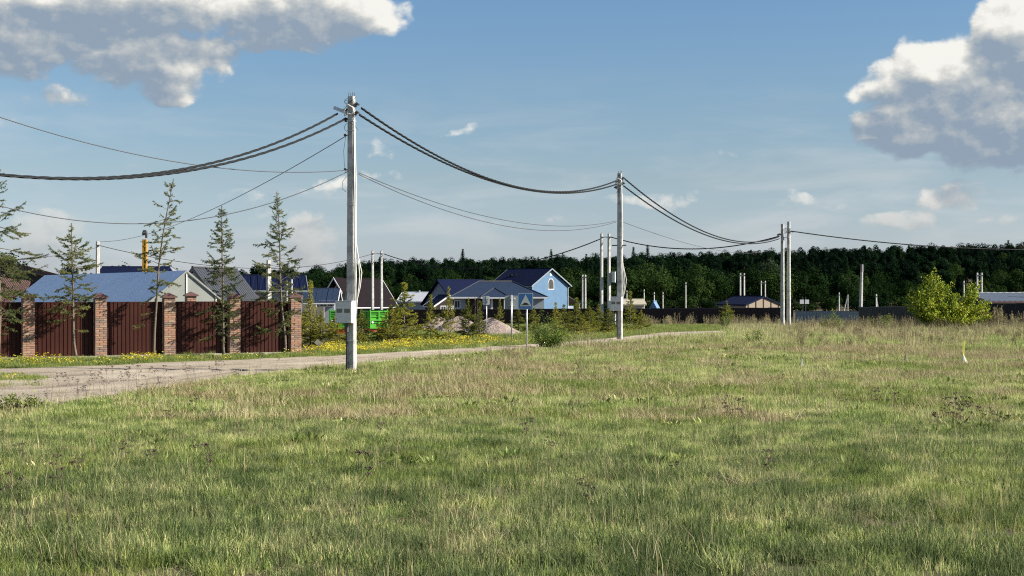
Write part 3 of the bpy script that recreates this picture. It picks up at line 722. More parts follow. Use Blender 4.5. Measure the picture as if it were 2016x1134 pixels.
def pole_dress(t, H, w0, w1, boxz, big=True):
    W = lambda z: wd_at(z, H, w0, w1)
    for z in ([H - .95, H - 3.0, H - 4.6, .9] if big else [H - 1.2, H - 3.4, 1.0]):
        q = MB(); ww = W(z); q.box((0, 0, z), (ww + .012, ww + .012, .022)); q.build('steel_band', M['steel'], t)
    # white conduits and cables climbing the right-hand face
    for k, (oy, r_, bulge, z0, z1) in enumerate([(-.05, .016, .03, boxz + .2, H - .6), (.0, .014, .12, boxz - .1, H - .9), (.05, .012, .06, boxz - .2, H - 2.2)]):
        pts = []
        for i in range(14):
            z = z0 + (z1 - z0) * i / 13
            b = bulge * math.exp(-((z - (boxz + 1.0)) / .55)**2) * 1.6 + bulge * .25 * math.exp(-((z - H + 2.5) / .8)**2)
            pts.append((W(z) / 2 + .02 + b, oy + .01 * math.sin(z * 2 + k), z))
        q = MB(); q.tube(pts, r_, 6); q.build('conduit', M['conduit'], t, True)
    # earth strip below the box on the left
    q = MB(); q.box((-W(.6) * .36, -W(.6) / 2 - .012, (boxz - .3) / 2), (.045, .022, boxz - .3)); q.build('earth_strip', M['dark_steel'], t)
    q = MB(); q.box((-.07, -W(boxz) / 2 - .05, boxz - .42), (.09, .09, .26)); q.build('cable_gland', M['dark_steel'], t)
    # head: reinforcing stubs, white insulated jumpers, clamps, bracket
    q = MB()
    for sx_ in (-1, 1):
        for sy_ in (-1, 1): q.tube([(sx_ * w1 * .36, sy_ * w1 * .36, H - .02), (sx_ * w1 * .36 + .01, sy_ * w1 * .36, H + .11)], .008, 5)
    q.build('rebar_end', M['dark_steel'], t)
    q = MB()
    q.tube([(-w1 / 2 - .06, -.12, H - .55), (-w1 / 2 - .07, -.13, H - .38), (-.03, -w1 / 2 - .1, H - .24), (w1 / 2 + .02, -.13, H - .32), (w1 / 2 + .05, -.12, H - .5)], .022, 6)
    q.tube([(-w1 / 2 - .03, -.12, H - .52), (0, -w1 / 2 - .09, H - .50), (w1 / 2 + .04, -.1, H - .50)], .016, 6)
    q.build('white_jumper', M['conduit'], t, True)
    q = MB()
    for (x, z, dx) in ((-w1 / 2 - .02, H - .62, -1), (w1 / 2 + .02, H - .22, 1), (w1 / 2 + .02, H - .45, 1), (-w1 / 2 - .02, H - .36, -1)):
        q.tube([(x, 0, z), (x + dx * .07, -.02, z + .01), (x + dx * .15, -.05, z - .03)], [.025, .045, .028], 6)
        q.box((x + dx * .05, -.05, z - .05), (.06, .05, .07), .3)
    q.build('anchor_clamp', M['dark_steel'], t)
    q = MB(); q.box((0, 0, H - .3), (w1 + .03, w1 + .03, .03)); q.box((0, 0, H - .68), (w1 + .035, w1 + .035, .035)); q.build('bracket', M['steel'], t)
    q = MB()
    for k in range(9):
        a0 = random.uniform(0, 6.28); rr = random.uniform(.10, .20); zz = H - random.uniform(.1, .85); pts = []
        for i in range(9):
            a = a0 + i * .5; pts.append((rr * math.cos(a) * 1.0, rr * math.sin(a) * .9, zz + .10 * math.sin(i * .8 + k)))
        q.tube(pts, .006, 4)
    q.build('loose_wire', M['cable'], t)
pole_dress(p1, H1, .235, .165, at(688, 614, base1.y).z - base1.z)
q = MB(); q.box((-.32, -.05, H1 - .37), (.42, .06, .09), 0, ry=R(22)); q.build('bracket_arm', M['steel'], p1)
q = MB()
q.tube([(-.12, -.1, H1 - 1.05), (-.19, -.1, H1 - 1.5), (-.17, -.1, H1 - 1.9), (-.12, -.1, H1 - 2.1)], .006, 4)
q.tube([(-.10, -.1, H1 - 2.22), (-.22, -.1, H1 - 2.35), (-.24, -.1, H1 - 2.55), (-.12, -.1, H1 - 2.65)], .006, 4)
q.build('loose_wire', M['thin_cable'], p1)
# three steel hooks with dark clamps for the thin wires
q = MB()
for z in (H1 - 1.07, H1 - 2.02): q.box((-.16, -.08, z), (.05, .05, .06)); q.tube([(-.09, -.05, z), (-.16, -.08, z)], .008, 5)
q.build('wire_hook', M['dark_steel'], p1)

g2 = on_ground(1220, 671); H2 = at(1220, 341, g2.y).z - g2.z
bz2 = at(1220, 598, g2.y).z - g2.z
p2 = power_pole('concrete power pole with a meter box at the road, right of the blue house', g2, H2, YAW1, .25, .175, .205, .145, boxes=[(bz2, (.50, .26, .62), (-.06, -.27, 0), True)])
pole_dress(p2, H2, .235, .165, bz2, False)
q = MB(); q.box((-.02, -.02, at(1220, 483, g2.y).z - g2.z), (.66, .05, .05)); q.build('crossarm', M['dark_steel'], p2)

def twin_pole(label, pxs, vtop, H, d=None, w=.2, yaw=.55, bar=True, boxes=(), group='twin concrete power poles', vt2=None, sw=.17):
    """two posts side by side under a crossbar"""
    if d is None:
        d = 60.0
        for _ in range(4000):
            p = at(pxs[0], vtop, d)
            if p.z - H <= gz(p.x, p.y) + .03 and d > 60: pass
            if p.z - H > gz(p.x, p.y): break
            d += .1
    xs = [at(px, vtop, d).x for px in pxs]; cx = sum(xs) / len(xs); z0 = gz(cx, d)
    t = thing('twin_power_pole' if len(pxs) > 1 else 'power_pole', label, 'power pole', (cx, d, z0), 0, group)
    tops = []
    for i, px in enumerate(pxs):
        v_ = vtop if vt2 is None or i == 0 else vt2
        hh = at(px, v_, d).z - z0; tops.append(hh)
        mb = MB(); shaft(mb, hh, w * 1.25, w * .85, w * 1.25, w * .85); mb2 = mb.build('post', M['concrete'], t); mb2.location = (xs[i] - cx, 0, 0); mb2.rotation_euler = (0, 0, yaw)
        q = MB(); q.box((0, 0, hh - .25), (w + .02, w + .02, .03)); q.box((.08, -.1, hh - .3), (.1, .1, .09)); q.tube([(0, 0, hh), (.0, 0, hh + .1)], .01, 4); o = q.build('clamp', M['dark_steel'], t); o.location = (xs[i] - cx, 0, 0)
    if bar and len(pxs) > 1:
        q = MB(); q.box((0, 0, min(tops) - .28), (xs[-1] - xs[0] + .25, .07, .07)); q.build('crossbar', M['steel'], t)
    for (px, v0, v1, wm, dp) in boxes:
        c = at(px, (v0 + v1) / 2, d - .2); hh = (v1 - v0) * d / F
        b = meter_box(t, (c.x - cx, -.2, c.z - z0), (wm, dp, hh), False); b.rotation_euler = (0, 0, -.25)
    return t, d
tw5, d5 = twin_pole('pair of white concrete posts with meter boxes just left of the second power pole', (1184.5, 1199), 460, 7.5, boxes=[(1208, 535, 556, .28, .3), (1203, 592, 612, .42, .3), (1209, 618, 639, .26, .25)], w=.22)
tw4, d4 = twin_pole('pair of pale concrete posts rising behind the green skip', (733.5, 751), 494, 7.5, w=.22)
# pole 3: two heavy posts close together
g3 = on_ground(1545, 646)
def a_pole():
    t = thing('double_power_pole', 'heavy double concrete power pole standing in the dry weeds right of the road end', 'power pole', g3, YAW1 - .10, 'twin concrete power poles')
    HA = at(1545, 441, g3.y).z - g3.z; HB = at(1551, 436, g3.y - .1).z - g3.z
    for (x, y, hh) in ((-.125, -.14, HA), (.23, .22, HB)):
        mb = MB(); shaft(mb, hh, .27, .20, .27, .20); o = mb.build('post', M['concrete'], t); o.location = (x, y, 0)
    q = MB(); q.box((.05, .03, HA - .15), (.75, .06, .06), .75); q.box((.05, .03, HA - .95), (.55, .5, .03)); q.build('crossbar', M['steel'], t)
    q = MB()
    for z, dx in ((HA - .75, -1), (HA - .6, 1), (HA - .82, -1)):
        q.tube([(.05 + dx * .2, 0, z), (.05 + dx * .42, -.03, z + .05), (.05 + dx * .6, -.05, z)], [.03, .04, .03], 6)
    q.build('anchor_clamp', M['dark_steel'], t)
    q = MB()
    for k in range(8):
        a0 = random.uniform(0, 6); pts = [(.1 + .3 * math.cos(a0 + i * .5), .25 * math.sin(a0 + i * .5), HA - .5 + .18 * math.sin(i * .9 + k)) for i in range(8)]
        q.tube(pts, .009, 4)
    q.build('loose_wire', M['cable'], t)
    return t
a_pole()
POLES_FAR = [  # label, pixels of the posts, top pixel, depth, width of post
    ('two slim pale posts against the forest right of the blue house', (1147, 1152.5), 541, 170, .18),
    ('thin white post alone behind the far fence, midway towards the double pole', (1350,), 556, 215, .17),
    ('two pale posts in front of the navy roofed beige shed, its left end', (1457.5, 1465), 538, 200, .22),
    ('two thin posts standing up in front of the gable of the beige shed', (1498.5, 1506.5), 553, 205, .16),
    ('two slim pale posts rising above the right part of the bright green bush', (1924, 1932.5), 537, 150, .18),
    ('short post with a lamp just left of the posts above the bright green bush', (1897.5,), 553, 150, .14),
]
for lb, pxs, vt, d, w_ in POLES_FAR:
    p = at(pxs[0], vt, d); twin_pole(lb, pxs, vt, p.z - gz(p.x, p.y), d, w=w_, bar=len(pxs) > 1, group='slim far posts')
for lb, px, vt in (('short white post left of the tarpaulin tent, nearest the second power pole', 1234, 572), ('short white post left of the blue tarpaulin tent, tallest of the four', 1268, 570), ('short white post rising right behind the blue tarpaulin tent', 1288, 575), ('short white post right of the blue tarpaulin tent', 1305, 575)):
    p = at(px, vt, 190); twin_pole(lb, (px,), vt, p.z - gz(p.x, p.y), 190, w=.14, group='short white posts')
tl = at(193, 475, 95); tlo, _ = twin_pole('slim concrete post behind the metal roofed building, left of the yellow mast', (192.5,), 475, 6, 95, w=.24, group='slim far posts')
tlo2, _ = twin_pole('grey concrete post seen through the crown of the spruce by the last pillar', (529,), 512, 6, 88, w=.27, group='slim far posts')
for lb, px, vt, d in (('left one of two grey flue posts behind the last brick pillar', 565, 553, 82), ('right of two grey flue posts behind the last brick pillar', 574.5, 550, 82)):
    p = at(px, vt, d); twin_pole(lb, (px,), vt, p.z - gz(p.x, p.y), d, w=.10, group='flue posts')
for lb, px, vt in (('small white post among the far fences left of the leaning mast', 1652, 576), ('small white post behind the dark fence, right of the leaning mast', 1725, 579)):
    p = at(px, vt, 180); twin_pole(lb, (px,), vt, p.z - gz(p.x, p.y), 180, w=.13, group='short white posts')
def braced(label, x0, x1, vt, vb, d):
    a, b = at(x1, vt, d), at(x0, vb, d); z0 = gz(a.x, d)
    t = thing('braced_post', label, 'post', (a.x, d, z0), 0, 'braced posts')
    q = MB(); q.box((0, 0, (a.z - z0) / 2), (.14, .14, a.z - z0)); q.build('post', M['concrete'], t)
    q = MB(); q.tube([(b.x - a.x, 0, b.z - z0 - 1.2), (-.05, 0, a.z - z0 - .2)], .07, 6); q.build('brace', M['concrete'], t)
braced('white post with a slanting brace left of the leaning mast', 1659, 1669.5, 580, 604, 182)
braced('white braced post right behind the dark fence beside the leaning mast', 1730, 1726, 580, 602, 184)
def leaning_mast():
    d = 175; a, b = at(1697, 521, d), at(1694.5, 604, d); z0 = gz(b.x, d)
    t = thing('leaning_mast', 'thick grey concrete mast leaning slightly before the wooded slope', 'mast', (b.x, d, z0))
    mb = MB(); hh = a.z - z0; V = []
    n = 8
    mb.tube([(-.08, 0, -.5), (a.x - b.x, 0, hh)], [.27, .15], 8, caps=True); mb.build('shaft', M['concrete'], t)
    q = MB(); q.tube([(a.x - b.x - .02, 0, hh - .9), (a.x - b.x, 0, hh + .03)], [.19, .17], 8); q.build('mast_head', M['concrete_dark'], t)
leaning_mast()

# ------------------------------------------------------------------ cables
def span(p0, p1, sag, n=60):
    p0, p1 = Vector(p0), Vector(p1)
    return [p0.lerp(p1, i / n) - Vector((0, 0, 4 * sag * (i / n) * (1 - i / n))) for i in range(n + 1)]
def twisted(label, p0, p1, sag, r=.019, strands=3, pitch=1.0, off=.018, n=None, group='twisted power cables', name='power_cable'):
    L = (Vector(p1) - Vector(p0)).length; n = n or int(min(420, L / pitch * 7))
    path = span(p0, p1, sag, n); ax = (Vector(p1) - Vector(p0)).normalized(); sd = ax.cross(Vector((0, 0, 1))).normalized(); up = sd.cross(ax)
    mb = MB(); ph0 = random.uniform(0, 6)
    for k in range(strands):
        pts = []
        for i, p in enumerate(path):
            a = 2 * math.pi * (L * i / n / pitch + k / strands) + ph0 + 1.6 * math.sin(i * .047 + ph0) + .7 * math.sin(i * .13)
            pts.append(p + (sd * math.cos(a) + up * math.sin(a)) * off)
        mb.tube(pts, r, 5)
    o = mb.build(name, M['cable'], smooth=True); return tag(o, label, 'cable', group)
def thin(label, p0, p1, sag, r=.011, mat='thin_cable', group='thin wires'):
    o = MB().tube(span(p0, p1, sag, 50), r, 5).build('wire', M[mat], smooth=True); return tag(o, label, 'wire', group)
D1, D2, D3 = base1.y, g2.y, g3.y
E0 = Vector((-16.2, 15.0, 0)); 
def left_bundle(label, v0, zA, zB, px):
    a = at(px, v0, D1); b = Vector((E0.x, E0.y, zB)); return twisted(label, a, b, zA, r=.018, off=.018, pitch=1.1)
left_bundle('upper one of two twisted black cables leaving the nearest pole to the left', 224, 3.0, 8.0, 664)
left_bundle('lower one of two twisted black cables leaving the nearest pole to the left', 234, 2.82, 7.75, 680)
twisted('upper one of two twisted black cables between the nearest and the second pole', at(712, 213, D1), at(1213, 356, D2), 1.24, r=.019)
twisted('lower one of two twisted black cables between the nearest and the second pole', at(708, 226, D1), at(1213, 363, D2), 1.10, r=.019)
twisted('upper one of two twisted cables between the second pole and the double pole', at(1230, 352, D2), at(1534, 466, D3), 1.33, r=.021, off=.018, pitch=1.1)
twisted('lower one of two twisted cables between the second pole and the double pole', at(1228, 366, D2), at(1534, 470, D3), 1.22, r=.021, off=.018, pitch=1.1)
twisted('twisted cable from the pair of white posts to the double pole', at(1201, 466, d5), at(1534, 465, D3), .95, r=.026, off=.02, pitch=.8)
twisted('twisted cable sagging from the white posts to the posts behind the green skip', at(1183, 470, d5), at(756, 500, d4), 1.9, r=.028, off=.02, pitch=.9)
twisted('twisted cable running from the double pole out of the picture to the right', at(1558, 455, D3), at(2200, 487, D3 + 6), .62, r=.025, off=.02, pitch=.8)
thin('thin wire from the nearest pole rising to the top left of the picture', at(684, 335, D1), at(-120, 188, D1 - 11), .55)
thin('thin wire slanting from the nearest pole down to the slim post by the yellow mast', at(684, 266, D1), at(194, 476, 95), .75, r=.012)
thin('thin wire sagging from the nearest pole to the left above the spruces', at(684, 338, D1), at(-60, 388, 34), 1.0)
thin('upper one of two thin wires between the nearest and the second pole', at(706, 340, D1), at(1213, 435, D2), .72, r=.012)
thin('lower one of two thin wires between the nearest and the second pole', at(706, 343, D1), at(1213, 437, D2), .88, r=.012)
thin('pale thin wire descending rightwards from the second pole behind the twisted cables', at(1226, 437, D2), at(1520, 492, 160), .8, r=.014)
thin('wire from the slim post by the yellow mast to the posts behind the skip', at(194, 483, 95), at(733, 500, d4), 1.5, r=.022, mat='cable')
thin('wire leaving the slim post by the yellow mast to the left', at(192, 487, 95), at(-60, 512, 88), .3, r=.02)

# ------------------------------------------------------------------ houses
def uvw(yaw):
    return Vector((math.cos(yaw), math.sin(yaw), 0)), Vector((-math.sin(yaw), math.cos(yaw), 0))
def window(parent, face, u, z, w, h, L, W, bars=1, arch=False, glass='glass', pointed=None):
    """face: one of x+ x- y+ y-; u along the face; frame sticks 4 cm out, pane set inside it"""
    def P(a, b, out):   # a along face, b height
        if face == 'y-': return Vector((a, -W / 2 - out, b))
        if face == 'y+': return Vector((-a, W / 2 + out, b))
        if face == 'x+': return Vector((L / 2 + out, a, b))
        return Vector((-L / 2 - out, -a, b))
    if pointed: poly = [(u - w / 2, z - h / 2), (u + w / 2, z - h / 2), (u + w / 2, z + h / 2 + (pointed if pointed > 0 else 0)), (u - w / 2, z + h / 2 + (-pointed if pointed < 0 else 0))]
    elif arch: poly = [(u - w / 2, z - h / 2), (u + w / 2, z - h / 2), (u + w / 2, z + h * .15), (u + w * .25, z + h / 2), (u - w * .25, z + h / 2), (u - w / 2, z + h * .15)]
    else: poly = [(u - w / 2, z - h / 2), (u + w / 2, z - h / 2), (u + w / 2, z + h / 2), (u - w / 2, z + h / 2)]
    cx = sum(p[0] for p in poly) / len(poly); cz = sum(p[1] for p in poly) / len(poly)
    t = min(.12, w * .12); n = len(poly); mb = MB()
    inn = [(cx + (a - cx) * (1 - 2 * t / w), cz + (b - cz) * (1 - 2 * t / h)) for a, b in poly]
    V = [P(a, b, .05) for a, b in poly] + [P(a, b, .05) for a, b in inn] + [P(a, b, -.02) for a, b in poly] + [P(a, b, -.02) for a, b in inn]
    Fc = []
    for i in range(n):
        j = (i + 1) % n
        Fc += [(i, j, n + j, n + i), (n + i, n + j, 3 * n + j, 3 * n + i), (i, 2 * n + i, 2 * n + j, j)]
    mb.add(V, Fc)
    zl, zh = min(b for a, b in inn), max(b for a, b in inn)
    for k in range(bars):
        bx = cx - w / 2 + w * (k + 1) / (bars + 1)
        V = [P(bx - .025, zl, .045), P(bx + .025, zl, .045), P(bx + .025, zh, .045), P(bx - .025, zh, .045)]
        mb.prism(V, P(0, 0, .045), P(0, 0, .0))
    fr = mb.build('window', M['white'], parent)
    g_ = MB(); g_.prism([P(a, b, .012) for a, b in inn], P(0, 0, .012), P(0, 0, .004)); g_.build('pane', M[glass], fr)
    return fr
def gable_house(name, label, cat, c, yaw, L, W, hw, hr, roof, wall, over=.45, trim='white', wins=(), thick=.16, seams=0, group=None, wl=True):
    """ridge along local x, gables on x+ and x-; c is the centre on the ground"""
    t = thing(name, label, cat, c, yaw, group)
    mb = MB(); x, y = L / 2, W / 2
    V = [(-x, -y, -1), (-x, y, -1), (-x, y, hw), (-x, 0, hr - .05), (-x, -y, hw)]
    mb.prism(V, (0, 0, 0), (L, 0, 0)); mb.build('wall', M[wall], t)
    k = (hr - hw) / y; o = over
    rf = MB(); xe = x + o; ye = y + o; ze = hr - k * ye; n = math.sqrt(1 + k * k); tz = thick * n
    for s_ in (-1, 1):
        rf.prism([(-xe, 0, hr), (-xe, s_ * ye, ze), (-xe, s_ * ye, ze + tz), (-xe, 0, hr + tz)], (0, 0, 0), (2 * xe, 0, 0))
    r = rf.build('roof', M[roof], t)
    if seams:
        sm = MB(); m = int(2 * xe / seams)
        for i in range(m + 1):
            xx = -xe + .02 + i * (2 * xe - .04) / m
            for s_ in (-1, 1): sm.prism([(xx - .015, 0, hr + tz + .001), (xx + .015, 0, hr + tz + .001), (xx + .015, s_ * ye, ze + tz + .001), (xx - .015, s_ * ye, ze + tz + .001)], (0, 0, 0), (0, 0, .035))
        sm.build('roof_seam', M[roof], r)
    rc = MB(); rc.tube([(-xe, 0, hr + tz), (xe, 0, hr + tz)], .08, 6); rc.build('ridge_cap', M[roof], r)
    if trim:
        for s_ in (-1, 1):
            v = MB()
            for q in (-1, 1):
                v.prism([(s_ * (xe + .004), 0, hr - .06), (s_ * (xe + .004), q * ye, ze - .06), (s_ * (xe + .004), q * ye, ze + tz + .02), (s_ * (xe + .004), 0, hr + tz + .02)], (0, 0, 0), (s_ * .05, 0, 0))
            v.build('verge_board', M[trim], t)
            gt = MB(); gt.box((0, s_ * (ye + .05), ze + .02), (2 * xe, .10, .14)); gt.build('gutter', M[trim], t)
    for wv in wins: window(t, *wv[:5], L, W, **(wv[5] if len(wv) > 5 else {}))
    return t
def place_apex(px, v, d, yaw, L, hr_known=None):
    """centre of a gabled house whose x+ gable apex shows at (px, v) at depth d"""
    a = at(px, v, d); ux, uy = uvw(yaw); c = a - ux * (L / 2); z0 = gz(c.x, c.y); return Vector((c.x, c.y, z0)), a.z - z0

# big blue house
L, W = 11.0, 10.2; yaw = R(-45)
c, hr = place_apex(1083, 530, 276, yaw, L)
hw = hr - 3.05
t = gable_house('blue_house', 'two storey light blue house with a steep dark navy roof and arched gable window', 'house', c, yaw, L, W, hw, hr, 'roof_navy', 'wall_blue', .55, trim='sign_back',
    wins=[('x+', .2, hw + .15, 1.75, 2.1, dict(arch=True, bars=2))])
window(t, 'x+', .15, hr - 1.0, .55, .55, L, W, bars=0, glass='white')
q = MB(); q.tube([(L / 2 + .12, W / 2 - .12, -.5), (L / 2 + .12, W / 2 - .12, hw - .6), (L / 2 + .4, W / 2 + .45, hw - .25)], .07, 6); q.build('drainpipe', M['white'], t)
q = MB(); q.tube([(L / 2 + .12, -W / 2 + .1, -.5), (L / 2 + .12, -W / 2 + .1, hw)], .07, 6); q.build('drainpipe', M['white'], t)
q = MB(); q.box((-2.6, -W / 4, hw + 1.7), (.35, .35, .9)); q.box((-1.7, -W / 4 + .3, hw + 1.8), (.25, .25, .9)); q.build('roof_vent', M['roof_brown'], t)
c2 = c + uvw(yaw)[1] * (W / 2 + 1.0) + uvw(yaw)[0] * 2.2; c2.z = gz(c2.x, c2.y)
pt = thing('lean_to', 'low grey roofed lean to against the right side of the blue house', 'shed', c2, yaw)
mb = MB(); mb.box((0, 0, 1.0), (6, 2, 3.2)); mb.build('wall', M['wall_pale'], pt)
mb = MB(); mb.prism([(-3.3, -1.2, 4.6), (3.3, -1.2, 4.6), (3.3, 2.8, 2.9), (-3.3, 2.8, 2.9)], (0, 0, 0), (0, 0, .12)); mb.build('roof', M['roof_grey'], pt)
q = MB(); q.tube([(3.1, 2.6, -1), (3.1, 2.6, 3)], .07, 6); q.tube([(0, 2.6, -1), (0, 2.6, 3)], .07, 6); q.build('porch_post', M['white'], pt)

# hip roofed blue grey bungalow with a porch
def hip_house():
    d = 200; s = d / F
    a, b = at(941, 554, d), at(1008, 555, d); e0, e1 = at(884, 585, d), at(1076, 585, d)
    z0 = gz(a.x, d); xl, xr = e0.x, e1.x; cx = (xl + xr) / 2; W = 9.4
    t = thing('hip_roofed_bungalow', 'low pale bungalow with a wide blue grey hipped roof and small porch', 'house', (cx, d + 4, z0), R(2))
    ez = e1.z - z0; rz_ = a.z - z0; hl = (xr - xl) / 2
    ra, rb = a.x - cx, b.x - cx
    mb = MB(); mb.box((0, 0, (ez - .1) / 2 - .3), (2 * hl - 1.0, W - 1.0, ez + .5)); mb.build('wall', M['wall_pale'], t)
    mb = MB(); y = W / 2
    V = [(-hl, -y, ez), (hl, -y, ez), (hl, y, ez), (-hl, y, ez), (ra, 0, rz_), (rb, 0, rz_), (-hl, -y, ez - .06), (hl, -y, ez - .06), (hl, y, ez - .06), (-hl, y, ez - .06)]
    mb.add(V, [(0, 1, 5, 4), (1, 2, 5), (2, 3, 4, 5), (3, 0, 4), (9, 8, 7, 6), (0, 6, 7, 1), (1, 7, 8, 2), (2, 8, 9, 3), (3, 9, 6, 0)])
    r = mb.build('roof', M['roof_blue'], t)
    q = MB(); q.tube([(ra, 0, rz_ + .04), (rb, 0, rz_ + .04)], .09, 6); q.tube([(rb, 0, rz_ + .04), (hl, -y, ez + .04)], .08, 6); q.tube([(ra, 0, rz_ + .04), (-hl, -y, ez + .04)], .08, 6); q.build('ridge_cap', M['roof_grey'], r)
    q = MB(); q.box((0, -y - .05, ez - .08), (2 * hl, .10, .22)); q.build('gutter', M['white'], t)
    # porch hip
    pa, pl_, pr_ = at(971, 567, d), at(944, 584, d), at(1000, 584, d)
    px_, pz = pa.x - cx, pa.z - z0; xl_, xr_ = pl_.x - cx, pr_.x - cx
    mb = MB(); V = [(xl_, -y - 2.2, ez + .02), (xr_, -y - 2.2, ez + .02), (px_, -y + .4, pz), (xl_, -y + .3, ez + .02), (xr_, -y + .3, ez + .02), (px_, -y + 3.2, pz)]
    mb.add(V, [(0, 1, 2), (1, 4, 5, 2), (0, 2, 5, 3), (0, 3, 4, 1)]); p = mb.build('porch_roof', M['roof_blue'], t)
    q = MB(); q.tube([(px_, -y + .4, pz + .04), (xr_, -y - 2.2, ez + .06)], .07, 6); q.tube([(px_, -y + .4, pz + .04), (xl_, -y - 2.2, ez + .06)], .07, 6); q.build('ridge_cap', M['roof_grey'], p)
    q = MB(); q.box(((xl_ + xr_) / 2, -y - 2.25, ez - .1), (xr_ - xl_, .1, .2)); q.build('gutter', M['white'], t)
    for v_ in (966, 992): 
        q = MB(); q.box((at(v_, 595, d).x - cx, -y - .2, ez / 2 - .1), (.32, .32, ez)); q.build('porch_column', M['white'], t)
    q = MB(); q.box((at(979, 595, d).x - cx, -y + .43, 1.6), (1.9, .1, 3.4)); q.build('porch_opening', M['glass'], t)
    q = MB(); q.box((at(932, 595, d).x - cx, -y + .42, 1.6), (2.4, .12, 3.6)); q.build('dark_wall_panel', M['wall_brown'], t)
    window(t, 'y-', at(898.5, 599, d).x - cx, at(900, 599, d).z - z0, .85, 1.15, 2 * hl - 1, W - 1)
hip_house()
# dark navy roofed house left of it
def navy_house():
    d = 222; L, W = 7.6, 10.0
    yaw = R(32); a = at(866, 553, d); ux, uy = uvw(yaw); c = a + ux * (L / 2); z0 = gz(c.x, c.y); hr = a.z - z0; hw = hr - 3.5
    t = gable_house('navy_roofed_house', 'house under a large dark navy roof, white trimmed porch gable at its front', 'house', (c.x, c.y, z0), yaw, L, W, hw, hr, 'roof_navy', 'wall_pale', .5, trim=None,
        wins=[('x-', 1.9, hw - .7, .9, 1.1), ('x-', .4, hw - .7, .9, 1.1), ('y-', -2.6, hw - .55, .8, 1.0), ('y-', -3.7, hw - .55, .7, 1.0)])
    c2 = at(874, 583, d - 8); z1 = gz(c2.x, c2.y)
    p = gable_house('glazed_porch', 'small porch gable with white verge and white framed windows before the navy roof', 'porch', (c2.x, c2.y, z1), R(-62), 3.4, 4.6, c2.z - z1 - 1.45, c2.z - z1, 'roof_navy', 'wall_brown', .25,
        wins=[('x+', -.95, c2.z - z1 - 1.9, .85, .95), ('x+', .05, c2.z - z1 - 1.9, .85, .95), ('x+', 1.05, c2.z - z1 - 1.9, .85, .95)])
navy_house()
q0 = at(826, 577, 250); z0 = gz(q0.x, 250)
t = gable_house('grey_roofed_cabin', 'small pale grey roof showing left of the navy roofed house', 'cabin', (q0.x, 250, z0), R(-20), 6, 4.5, q0.z - z0 - 1.4, q0.z - z0, 'roof_metal', 'wall_pale', .3)
q = MB(); q.tube([(0, 0, q0.z - z0 - .3), (0, 0, q0.z - z0 + .5)], .12, 6); q.build('flue', M['steel'], t)
# dark timber chalet with white trim
def chalet():
    d = 190; yaw = R(38); L, W = 5.6, 7.0
    a = at(676, 552, d); ux, uy = uvw(yaw); c = a + ux * (L / 2); z0 = gz(c.x, c.y); hr = a.z - z0; hw = hr - 3.2
    t = gable_house('timber_chalet', 'dark timber chalet with white trimmed gable, half hidden by the nearest pole', 'house', (c.x, c.y, z0), yaw, L, W, hw, hr, 'roof_brown', 'wall_brown', .5, wins=[('x-', 1.0, hr - 2.05, .9, 1.3, dict(pointed=-.7, bars=0)), ('x-', -.15, hr - 2.05, .9, 1.3, dict(pointed=.7, bars=0)), ('x-', 1.3, hr - 4.0, 1.0, 1.1)])
    q = MB()
    for s_ in (-1, 1): q.box((-L / 2 - .05, s_ * 1.9, hr - 2.9), (.1, .14, 3.0))
    q.build('corner_board', M['white'], t)
    # upper projecting gable roof
    mb = MB(); k = (hr - hw) / (W / 2); y = 2.15
    for s_ in (-1, 1): mb.prism([(-L / 2 - 1.5, 0, hr + .22), (-L / 2 - 1.5, s_ * y, hr + .22 - k * y), (-L / 2 - 1.5, s_ * y, hr + .38 - k * y), (-L / 2 - 1.5, 0, hr + .38)], (0, 0, 0), (1.5, 0, 0))
    r = mb.build('projecting_roof', M['roof_brown'], t)
    v = MB()
    for s_ in (-1, 1): v.prism([(-L / 2 - 1.56, 0, hr + .16), (-L / 2 - 1.56, s_ * (y + .05), hr + .16 - k * y), (-L / 2 - 1.56, s_ * (y + .05), hr + .42 - k * y), (-L / 2 - 1.56, 0, hr + .42)], (0, 0, 0), (.055, 0, 0))
    v.build('verge_board', M['white'], r)
    q = MB(); q.box((1, -W / 2 - .9, hw - .9), (L + 2, .1, .14)); q.build('porch_beam', M['white'], t)
    q = MB()
    for xx in (-2.6, -.2, 2.2, 4.4): q.box((xx, -W / 2 - .9, hw - 2.4), (.16, .16, 3))
    q.build('porch_post', M['white'], t)
chalet()
def low_wing():
    d = 160; a, b = at(560, 571, d), at(656, 573, d); cx = (a.x + b.x) / 2; z0 = gz(cx, d)
    hr = a.z - z0; L = b.x - a.x; 
    t = gable_house('blue_roofed_wing', 'long low house with a dark blue seamed roof between the last pillar and the chalet', 'house', (cx, d + 3, z0), R(2), L, 5.6, hr - 1.35, hr, 'roof_blue', 'wall_pale', .4, seams=.6)
    hw = hr - 1.35
    for (px, wd, hh) in ((599, .75, .62), (635, 1.0, .72), (647, .8, .72)): window(t, 'y-', at(px, 598, d).x - cx, at(px, 598, d).z - z0 + .0, wd, hh, L, 5.6)
low_wing()
